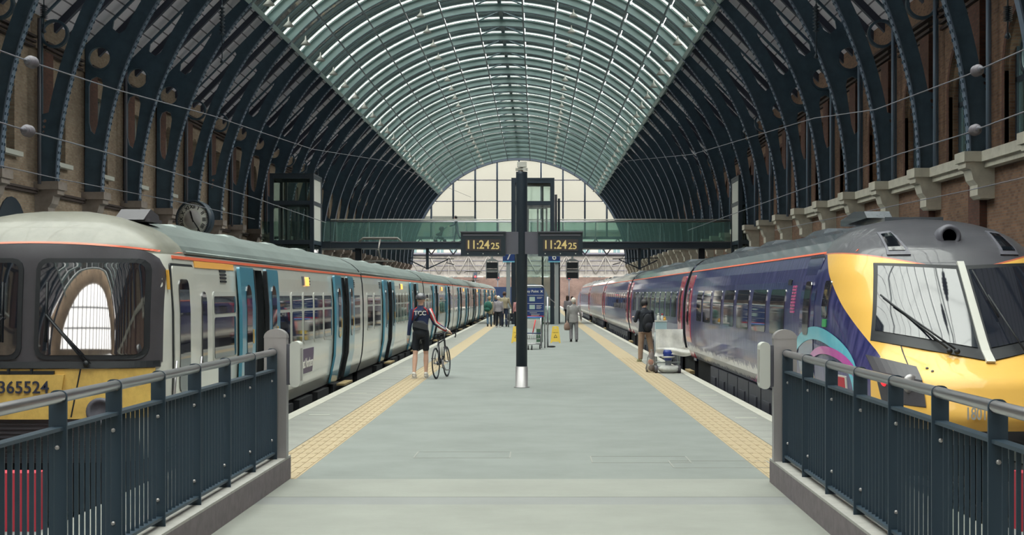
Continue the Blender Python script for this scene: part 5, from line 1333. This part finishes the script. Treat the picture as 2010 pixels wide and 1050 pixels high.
def bicycle(label, loc, rotz, sc=1.0, pannier=False, lean=0):
    t = thing('bicycle', label, 'bicycle', loc, (0, lean, rotz), None, sc)
    fr = mat('bike_frame_dark', (40,42,50), .3, coat=.5); tyre = M_black
    for nm, y in (('rear', -.5), ('front', .5)):
        b = MB(); b.tube([(0, y+.325*math.cos(a), .335+.325*math.sin(a)) for a in [2*PI*i/36 for i in range(36)]], .013, 8, closed=True); w = b.build('wheel', tyre, t)
        b = MB(); b.tube([(0, y+.30*math.cos(a), .335+.30*math.sin(a)) for a in [2*PI*i/36 for i in range(36)]], .010, 6, closed=True); b.build('rim', M_dark, w)
        b = MB(); b.lathe([(.0,-.05),(.02,-.05),(.02,.05),(0,.05)], 10, (0,y,.335), 'X')
        for i in range(16):
            a = 2*PI*i/16; b.tube([(.02*(-1)**i, y, .335), (0, y+.29*math.cos(a), .335+.29*math.sin(a))], .0016, 3)
        b.build('spokes', M_steel, w)
    b = MB(); bb = (0,-.08,.30); st = (0,-.22,.80); hd = (0,.36,.82); hb_ = (0,.40,.66)
    b.tube([bb, st], .018, 8); b.tube([(0,-.19,.76), hd], .019, 8); b.tube([bb, hb_], .023, 8); b.tube([hd, hb_], .021, 8)
    for s in (-.045,.045):
        b.tube([(s*.4,-.1,.30), (s,-.5,.335)], .010, 6); b.tube([(s*.3,-.205,.75), (s,-.5,.335)], .009, 6); b.tube([(s*.5,.40,.66), (s,.5,.335)], .012, 6)
    b.build('frame', fr, t)
    b = MB(); b.tube([st,(0,-.24,.93)], .013, 8); b.ball((0,-.27,.955), (.065,.12,.028), 12, 8); b.ball((0,-.17,.955), (.03,.13,.022), 10, 6); b.build('saddle', M_black, t)
    b = MB(); b.tube([hd,(0,.42,.95)], .015, 8); b.tube([(-.21,.45,.95),(.21,.45,.95)], .013, 8)
    for s in (-1,1): b.tube([(s*.21,.45,.95),(s*.21,.56,.95),(s*.20,.6,.90),(s*.2,.54,.86)], .013, 8); b.tube([(s*.05,.45,.97),(s*.05,.72,1.0),(s*.045,.76,1.05)], .012, 6)
    b.build('handlebar', M_black, t)
    b = MB(); b.lathe([(.0,.05),(.095,.05),(.095,.058),(0,.058)], 24, bb, 'X'); b.tube([(.07,-.08,.30),(.08,.03,.17)], .010, 6); b.box(.08,.17,-.01,.07,.155,.175); b.tube([(-.07,-.08,.30),(-.08,-.19,.43)], .010, 6); b.box(-.17,-.08,-.23,-.15,.42,.44); b.build('crankset', M_steelM, t)
    b = MB(); b.tube([(.05,-.08,.395),(.05,-.5,.37)], .004, 4); b.tube([(.05,-.08,.205),(.05,-.5,.30)], .004, 4); b.lathe([(0,.03),(.045,.03),(.045,.05),(0,.05)], 14, (0,-.5,.335), 'X'); b.build('chain', M_dark, t)
    b = MB(); b.lathe([(.036,-.09),(.036,.08),(.02,.10),(.02,.12)], 12, (0,.12,.56)); b.build('bottle', M_white, t)
    if pannier:
        b = MB(); b.box(-.06,.06,-.78,-.25,.70,.72); b.tube([(0.05,-.5,.34),(.05,-.6,.71)], .006, 4); b.build('rack', M_dark, t)
        b = MB(); b.box(.07,.24,-.75,-.38,.32,.72); b.build('pannier', c_black, t); b = MB(); b.prism([(.12,.50),(.18,.50),(.15,.44)], -.755,-.75,'XZ'); b.build('pannier_mark', M_white, t)
    return t
bicycle('dark racing bicycle wheeled by the cyclist in the TCC jersey', (-2.10, 34.75, 0), R(-10), 1.02, lean=R(-2))

# man in black jacket
mn, Zm = person('man in black jacket and khaki trousers looking down, standing at the right platform edge', (2.95, 43.0, 0), R(22), .965, c_black, c_khaki, m_shoeg, h_black,
    ((3, 4, 4), (-3, 2, 9)), (((-.07,.05,-.25), (-.02,.25,-.17)), ((.07,.05,-.25), (.0,.25,-.17))), bulk=1.16, hem=.80, nod=.9, turn=14, voxel=.012)
bp = thing('backpack', 'black backpack worn by the man in khaki trousers', 'backpack', (2.95+.055, 43.0-.155, .80), (0,0,R(22)))
b = MB(); b.ball((0,-.03,.27), (.15,.085,.24), 16, 12); b.build('pack_body', cloth('pack', (32,34,40)), bp); b = MB(); b.ball((0,-.09,.17), (.11,.05,.12), 12, 8); b.build('front_pocket', cloth('pocket', (44,46,52)), bp)
b = MB()
for s in (-1,1): b.tube([(s*.09,.0,.05),(s*.13,.05,.2),(s*.11,.035,.46),(s*.09,-.02,.5)], .014, 6)
b.build('strap', c_black, bp)
# grey suit man and his bag
sm_, Zs = person('white haired man in a pale grey suit walking away with a brown bag', (1.42, 61.0, 0), R(3), .965, c_grey, c_greyt, m_shoe, h_white,
    ((14, 30, 1), (-4, 3, 2)), (HANG(-1, .03), ((.07,-.04,-.27),(.10,.08,-.48))), bulk=1.15, hem=.76, voxel=.014)
bg_ = thing('carrier_bag', 'brown paper carrier bag in the left hand of the grey suited man', 'bag', (1.17, 61.06, .44))
b = MB(); b.lathe([(.0,.0),(.10,.01),(.13,.10),(.115,.22),(.05,.30),(.03,.31)], 14, ax=(1,.6)); b.build('bag_body', mat('brown_bag', (150,124,112), .8, var=.2, scale=12), bg_); b = MB(); b.tube([(-.03,0,.3),(-.02,0,.37),(.02,0,.37),(.03,0,.3)], .006, 5); b.build('handle', c_white, bg_)
person('woman in a grey top and black trousers beyond the grey suited man', (1.88, 97, 0), R(-12), .99, c_hood, c_black, m_shoe, h_brown, ((5,6,1),(-4,4,1)), (HANG(-1,.0), HANG(1,.05)), hairlong=True, bulk=.95, voxel=.018)
person('person in a grey coat with brown hair beside the woman in black trousers', (2.22, 99, 0), R(8), .96, c_grey, c_black, m_shoe, h_brown, ((3,4,1),(-4,6,1)), (HANG(-1,.04), HANG(1,.0)), hairlong=True, bulk=1.0, voxel=.018)
gw, _ = person('walker in beige coat and jeans carrying a big green backpack, leftmost of the distant group', (-2.70, 89.3, 0), R(5), .97, c_beige, c_jean, m_shoe, h_fair, ((-9,22,2),(8,4,2)), (HANG(-1,.0), HANG(1,.05)), hem=.72, bulk=1.05, voxel=.018)
bp = thing('backpack', 'large green backpack on the leftmost walker of the distant group', 'backpack', (-2.74, 89.1, .86), (0,0,R(5)))
b = MB(); b.ball((-.03,-.03,.30), (.24,.15,.28), 16, 12); b.ball((-.08,-.08,.12), (.18,.12,.14), 12, 8); b.build('pack_body', c_green, bp); b = MB(); b.tube([(-.15,-.10,.05),(-.12,-.17,.3),(-.05,-.1,.55)], .015, 6); b.build('strap', c_black, bp)
person('person in a dark jacket half hidden between the green backpack and the grey hoodie', (-2.45, 94, 0), R(0), 1.0, c_dkblue, c_black, m_shoe, h_fair, ((5,6,1),(-6,4,1)), (HANG(-1), HANG(1)), voxel=.018)
person('walker in a grey hoodie, white cap and black trousers in the distant group', (-2.12, 86.6, 0), R(-2), .985, c_hood, c_black, m_shoew, h_white, ((6,5,2),(-5,8,2)), (HANG(-1,.0), HANG(1,.05)), bulk=1.14, hem=.84, voxel=.018)
person('tall man in a tan jacket wheeling a bicycle with a pannier in the distant group', (-1.85, 89.5, 0), R(0), 1.12, cloth('tan', (168,158,134)), c_dkblue, m_shoe, h_brown, ((8,6,1),(-6,8,1)), (HANG(-1,.0), ((.08,.04,-.26),(.14,.18,-.44))), bulk=1.1, voxel=.018)
bicycle('distant bicycle with a black pannier wheeled by the man in the tan jacket', (-1.60, 88.3, 0), R(3), 1.08, pannier=True)
person('person in a pink jacket mostly hidden behind the clock column', (-1.10, 88, 0), R(4), .95, c_pink, c_black, m_shoe, h_brown, ((6,5,1),(-5,8,1)), (HANG(-1,.0), HANG(1,.05)), voxel=.018)
# on the footbridge
person('person in dark clothes pushing a pushchair across the footbridge', (-5.15, 101.2, 5.18), R(88), .97, c_dkblue, c_dkblue, m_shoe, h_black, ((-16,14,1),(16,6,1)), (((-.03,.16,-.24),(-.02,.40,-.32)), ((.03,.16,-.24),(.02,.40,-.32))), lean=.12, voxel=.018)
p = thing('pushchair', 'dark pushchair pushed across the footbridge', 'pushchair', (-6.22, 101.2, 5.18))
b = MB()
for s in (-.2,.2): b.tube([(.42,s,1.02),(.2,s,.75),(-.3,s,.12)], .014, 6); b.tube([(.28,s,.12),(-.05,s,.55)], .014, 6)
b.tube([(.42,-.2,1.02),(.42,.2,1.02)], .014, 6); b.build('frame', M_dark, p)
b = MB(); b.prism([(-.25,.42),(.1,.38),(.24,.9),(.14,.98),(-.02,.62),(-.28,.52)], -.19, .19, 'XZ'); b.build('seat', c_black, p)
b = MB(); b.ball((.10,0,.86), (.18,.2,.16), 12, 8); b.build('hood', c_black, p); b = MB(); b.box(-.1,.25,-.16,.16,.18,.3); b.build('basket', M_dark, p)
w = MB().lathe([(0,-.02),(.11,-.02),(.11,.02),(0,.02)], 14, axis='Y').mesh('wheel', M_black)
for x in (-.3,.28):
    for s in (-.2,.2): link('wheel', w, p, (x, s, .11))

# ---------------------------------------------------------------- trolley point
t = thing('trolley_sign', 'blue sign board in a steel hoop frame behind the clock column', 'sign', (-.20, 54.0, 0))
MB().box(-.44,.44,-.02,.02,1.06,2.06).build('sign_board', M_signblue, t)
b = MB(); R_ = []
R_ = [(-.47,0,0),(-.47,0,2.0),(-.42,0,2.10),(-.35,0,2.13),(.35,0,2.13),(.42,0,2.10),(.47,0,2.0),(.47,0,0)]; b.tube(R_, .025, 8); b.build('hoop_frame', M_steel, t)
b = MB(); b.tube([(-.36,.0,.0),(-.36,0,.88),(-.3,0,.95),(.3,0,.95),(.36,0,.88),(.36,0,0)], .02, 8); b.build('inner_hoop', M_steel, t)
MB().box(-.44,.44,-.024,-.02,1.06,1.11).build('red_stripe', M_red, t)
for z in (1.80, 1.52, 1.26): MB().box(-.42,.42,-.026,-.02,z,z+.012).build('divider', M_lettr, t)
MB().box(-.27,-.08,-.027,-.02,1.59,1.76).box(-.27,-.08,-.027,-.02,1.32,1.46).build('map_patch', M_lettr, t) if False else None
for z in (1.60, 1.33): MB().box(-.06,.13,-.027,-.02,z,z+.15).build('map_patch', mat('map_pale',(176,196,190),.6), t)
text('lettering', 'Trolley Point', .12, M_lettr, t, (-.06,-.024,1.94), bold=.002); text('lettering', '\u2716' if False else 'x', .14, M_lettr, t, (.36,-.024,1.95), bold=.006)
b = MB()
for z0, n, x0, x1 in ((1.73,2,.2,.38),(1.45,4,.18,.36),(1.20,1,-.05,.2),(1.15,2,.0,.3)):
    for i in range(n): b.box(x0, x1-.03*(i%2), -.026, -.02, z0-.035*i, z0-.035*i+.012)
o = b.build('small_print', M_lettr, t); o['kind'] = 'stuff'
MB().box(.18,.40,.02,.05,.2,.92).build('green_panel', mat('panel_green',(70,104,80),.6), t)
t = thing('steel_hoop_post', 'slim steel hoop post with a black foot right of the trolley sign', 'post', (.37, 54.6, 0))
MB().tube([(0,0,0),(0,0,1.75)], .03, 8).build('post', M_steel, t); MB().tube([(0,0,1.75),(.25,.3,1.55)], .015, 6).build('arm', M_steel, t)
b = MB(); b.ball((.14,0,.03), (.14,.09,.035), 12, 6); b.build('foot', M_black, t)
t = thing('luggage_trolley', 'steel luggage trolley with a blue handle right of the clock column', 'trolley', (-.17, 52.6, 0))
b = MB()
for s in (-.3,.3): b.tube([(s,.35,.12),(s,.38,1.05)], .02, 8); b.tube([(s,-.55,.2),(s,.4,.18)], .02, 8)
b.tube([(-.3,-.55,.2),(.3,-.55,.2)], .02, 8)
for x in (-.2,-.1,0,.1,.2): b.tube([(x,-.55,.2),(x,.38,.2)], .01, 6)
b.build('frame', M_steel, t)
MB().tube([(-.34,.40,1.06),(.34,.40,1.06)], .03, 10).build('handle', mat('handle_blue',(70,120,190),.4), t)
b = MB(); b.box(-.29,.29,.33,.36,.68,.98); b.build('advert_panel', M_white, t)
b = MB(); b.box(-.28,.28,-.1,.3,.34,.36)
for x in np.linspace(-.28,.28,9): b.tube([(x,-.1,.34),(x,-.1,.5)], .008, 5)
b.tube([(-.28,-.1,.5),(.28,-.1,.5)], .012, 6); b.build('basket', M_steel, t); MB().tube([(-.3,-.05,.54),(.3,-.05,.54)], .02, 8).build('basket_bar', mat('handle_navy',(40,60,100),.4), t)
w = MB().lathe([(0,-.02),(.08,-.02),(.08,.02),(0,.02)], 14, axis='X').mesh('wheel', M_black)
for x, y in ((-.27,.3),(.27,.3),(0,-.5),(-.12,-.5)): link('wheel', w, t, (x, y, .08))
b = MB(); b.tube([(.02,-.0,.5),(.12,.25,.98)], .02, 6); b.build('belt_strap', c_red, t)
for x, q in ((.70, 'right of the trolley sign'), (-.78, 'half hidden behind the clock column')):
    t = thing('wet_floor_sign', 'yellow folding wet floor sign %s' % q, 'warning sign', (x, 59.5, 0))
    for s in (-1, 1):
        me = plate([(-.19,.0),(-.15,.0),(-.12,.05),(.12,.05),(.15,.0),(.19,.0),(.12,.62),(.10,.64),(-.10,.64),(-.12,.62)], [[(-.04,.55),(.04,.55),(.04,.585),(-.04,.585)]], -.008, .008, 'XZ')
        fixmats(me, mat('wet_sign_yellow', (232,196,80), .5), 'panel'); o = link('panel', me, t, (0, s*.13, 0)); o.rotation_euler = (R(11)*s, 0, 0)
        if s < 0:
            m = fixmats(plate([(-.07,.2),(.07,.2),(0,.33)], [[(-.045,.215),(.045,.215),(0,.30)]], -.012, -.009, 'XZ'), M_black, 'warning_triangle'); link('warning_triangle', m, o)
            text('lettering', 'CAUTION', .045, M_black, o, (0,-.011,.40), ext=.001)
# ---------------------------------------------------------------- linen cart at the right edge
t = thing('cleaning_cart', 'cleaning cart hung with white cloth sacks at the right platform edge', 'cart', (3.07, 37.0, 0))
b = MB()
for x in (-.28,.26): b.tube([(x,-.18,.12),(x,-.2,.98)], .022, 8); b.tube([(x,.25,.12),(x,.22,.95)], .018, 8); b.tube([(x,-.2,.14),(x,.27,.14)], .02, 8)
b.tube([(-.30,-.2,.98),(.28,-.2,.98)], .022, 8); b.tube([(-.3,-.2,.25),(.28,-.2,.25)], .02, 8); b.build('frame', M_grey, t)
w = MB().lathe([(0,-.03),(.09,-.03),(.09,.03),(0,.03)], 16, axis='X').mesh('wheel', mat('wheel_grey',(84,80,88),.6))
for x, y in ((-.28,-.2),(.26,-.2),(-.28,.27),(.26,.27)): link('wheel', w, t, (x, y, .09))
MB().box(-.07,.07,-.22,-.1,.16,.5).build('pedal_bin', mat('bin_grey',(150,158,164),.5), t)
MB().box(-.3,.28,-.2,.25,.13,.16).build('base_tray', M_grey, t)
def clothpanel(name, x0, x1, z0, z1, y0, label, amp=.02, seed=1, flare=0.0):
    rng = random.Random(seed); b = MB(); n, m = 16, 12; ph = [rng.uniform(0, 6) for _ in range(4)]; vs = []
    for s_ in (0, .012):
        for j in range(m+1):
            for i in range(n+1):
                u = i/n; v = j/m; x = x0 + (x1-x0)*u + flare*(1-v)*(u-.5); z = z0 + (z1-z0)*v + amp*.8*math.sin(u*9+ph[0])*(1-v)
                y = y0 + amp*(math.sin(u*13+ph[1])*(1-.5*v) + .6*math.sin(v*7+u*4+ph[2])) + s_
                vs.append((x, y, z))
    N = n+1; K = N*(m+1); fs = []
    for j in range(m):
        for i in range(n): q = (j*N+i, j*N+i+1, (j+1)*N+i+1, (j+1)*N+i); fs.append(q); fs.append(tuple(reversed([K+t_ for t_ in q])))
    b.add(vs, fs, 0, True); return tag(b.build(name, cloth('sheet', (240,238,232))), label, 'cloth')
clothpanel('draped_cloth', 2.77, 3.40, .54, 1.03, 36.72, 'white cloth draped over the top rail of the cleaning cart', .015, 3, .0)
clothpanel('lower_cloth', 2.80, 3.52, .42, .60, 36.66, 'crumpled white cloth edge hanging below the draped cloth on the cart', .035, 5, .14)
b = MB(); b.ball((3.08,36.8,.10), (.27,.12,.10), 16, 10); b.v = [(x + .02*math.sin(z*60+x*30), y + .02*math.sin(x*40), max(z, .005)) for x, y, z in b.v]; tag(b.build('white_sack', cloth('sack', (220,220,216))), 'crumpled white sack on the ground below the cart', 'sack')
bk = thing('blue_bucket', 'blue bucket of bottles hanging under the draped cloth', 'bucket', (3.06, 36.76, .30)); b = MB(); b.lathe([(.0,.0),(.09,.0),(.13,.12),(.15,.25),(.14,.25),(.08,.02)], 20); b.build('bucket_body', mat('bucket_blue',(40,60,140),.3), bk); b = MB(); b.lathe([(.15,.06),(.155,.1)], 20); b.build('bucket_rim', M_white, bk)
bx = thing('supply_tub', 'pale blue tub on top of the cleaning cart', 'tub', (2.91, 36.98, .98)); b = MB(); b.box(-.13,.13,-.12,.12,0,.24); b.build('tub_body', mat('tub_pale_blue',(168,194,200),.5), bx); b = MB(); b.box(-.14,.14,-.13,.13,.22,.25); b.build('tub_rim', M_white, bx)
for dx, h, m, q in ((-.06,.18,M_white,'white bottle standing in the pale blue tub'),(.03,.17,M_red,'red topped bottle in the pale blue tub'),(.09,.1,M_poleY,'small yellow bottle in the pale blue tub')):
    bt = thing('spray_bottle', q, 'bottle', (2.91+dx, 36.98, 1.22)); b = MB(); b.lathe([(.0,0),(.035,0),(.035,h*.6),(.015,h*.75),(.015,h*.8)], 12); b.build('bottle_body', M_white if m is M_red else m, bt); b = MB(); b.lathe([(.02,h*.8),(.02,h),(0,h)], 10); b.build('cap', m, bt)
sk = thing('rubbish_sack', 'translucent rubbish sack with orange waste beside the cart', 'sack', (2.70, 37.25, 0)); b = MB(); b.lathe([(.0,.0),(.11,.005),(.125,.10),(.11,.24),(.085,.36),(.045,.46),(.025,.50),(.045,.54)], 20); b.v = [(x*(1+.14*math.sin(z*22+y*30)) + .03*z, y*(1+.1*math.cos(z*25+x*30)), z) for x, y, z in b.v]; b.build('sack_skin', glass('sack_film', (240,236,232), .2, .2, .05), sk)
b = MB(); b.ball((-.01,-.03,.24), (.07,.06,.07), 12, 8); b.build('orange_waste', mat('waste_orange',(222,120,60),.6), sk); b = MB(); b.ball((.02,.0,.10), (.09,.07,.08), 12, 8); b.ball((.01,.02,.40), (.07,.06,.09), 12, 8); b.build('brown_waste', mat('waste_brown',(110,76,70),.7), sk)
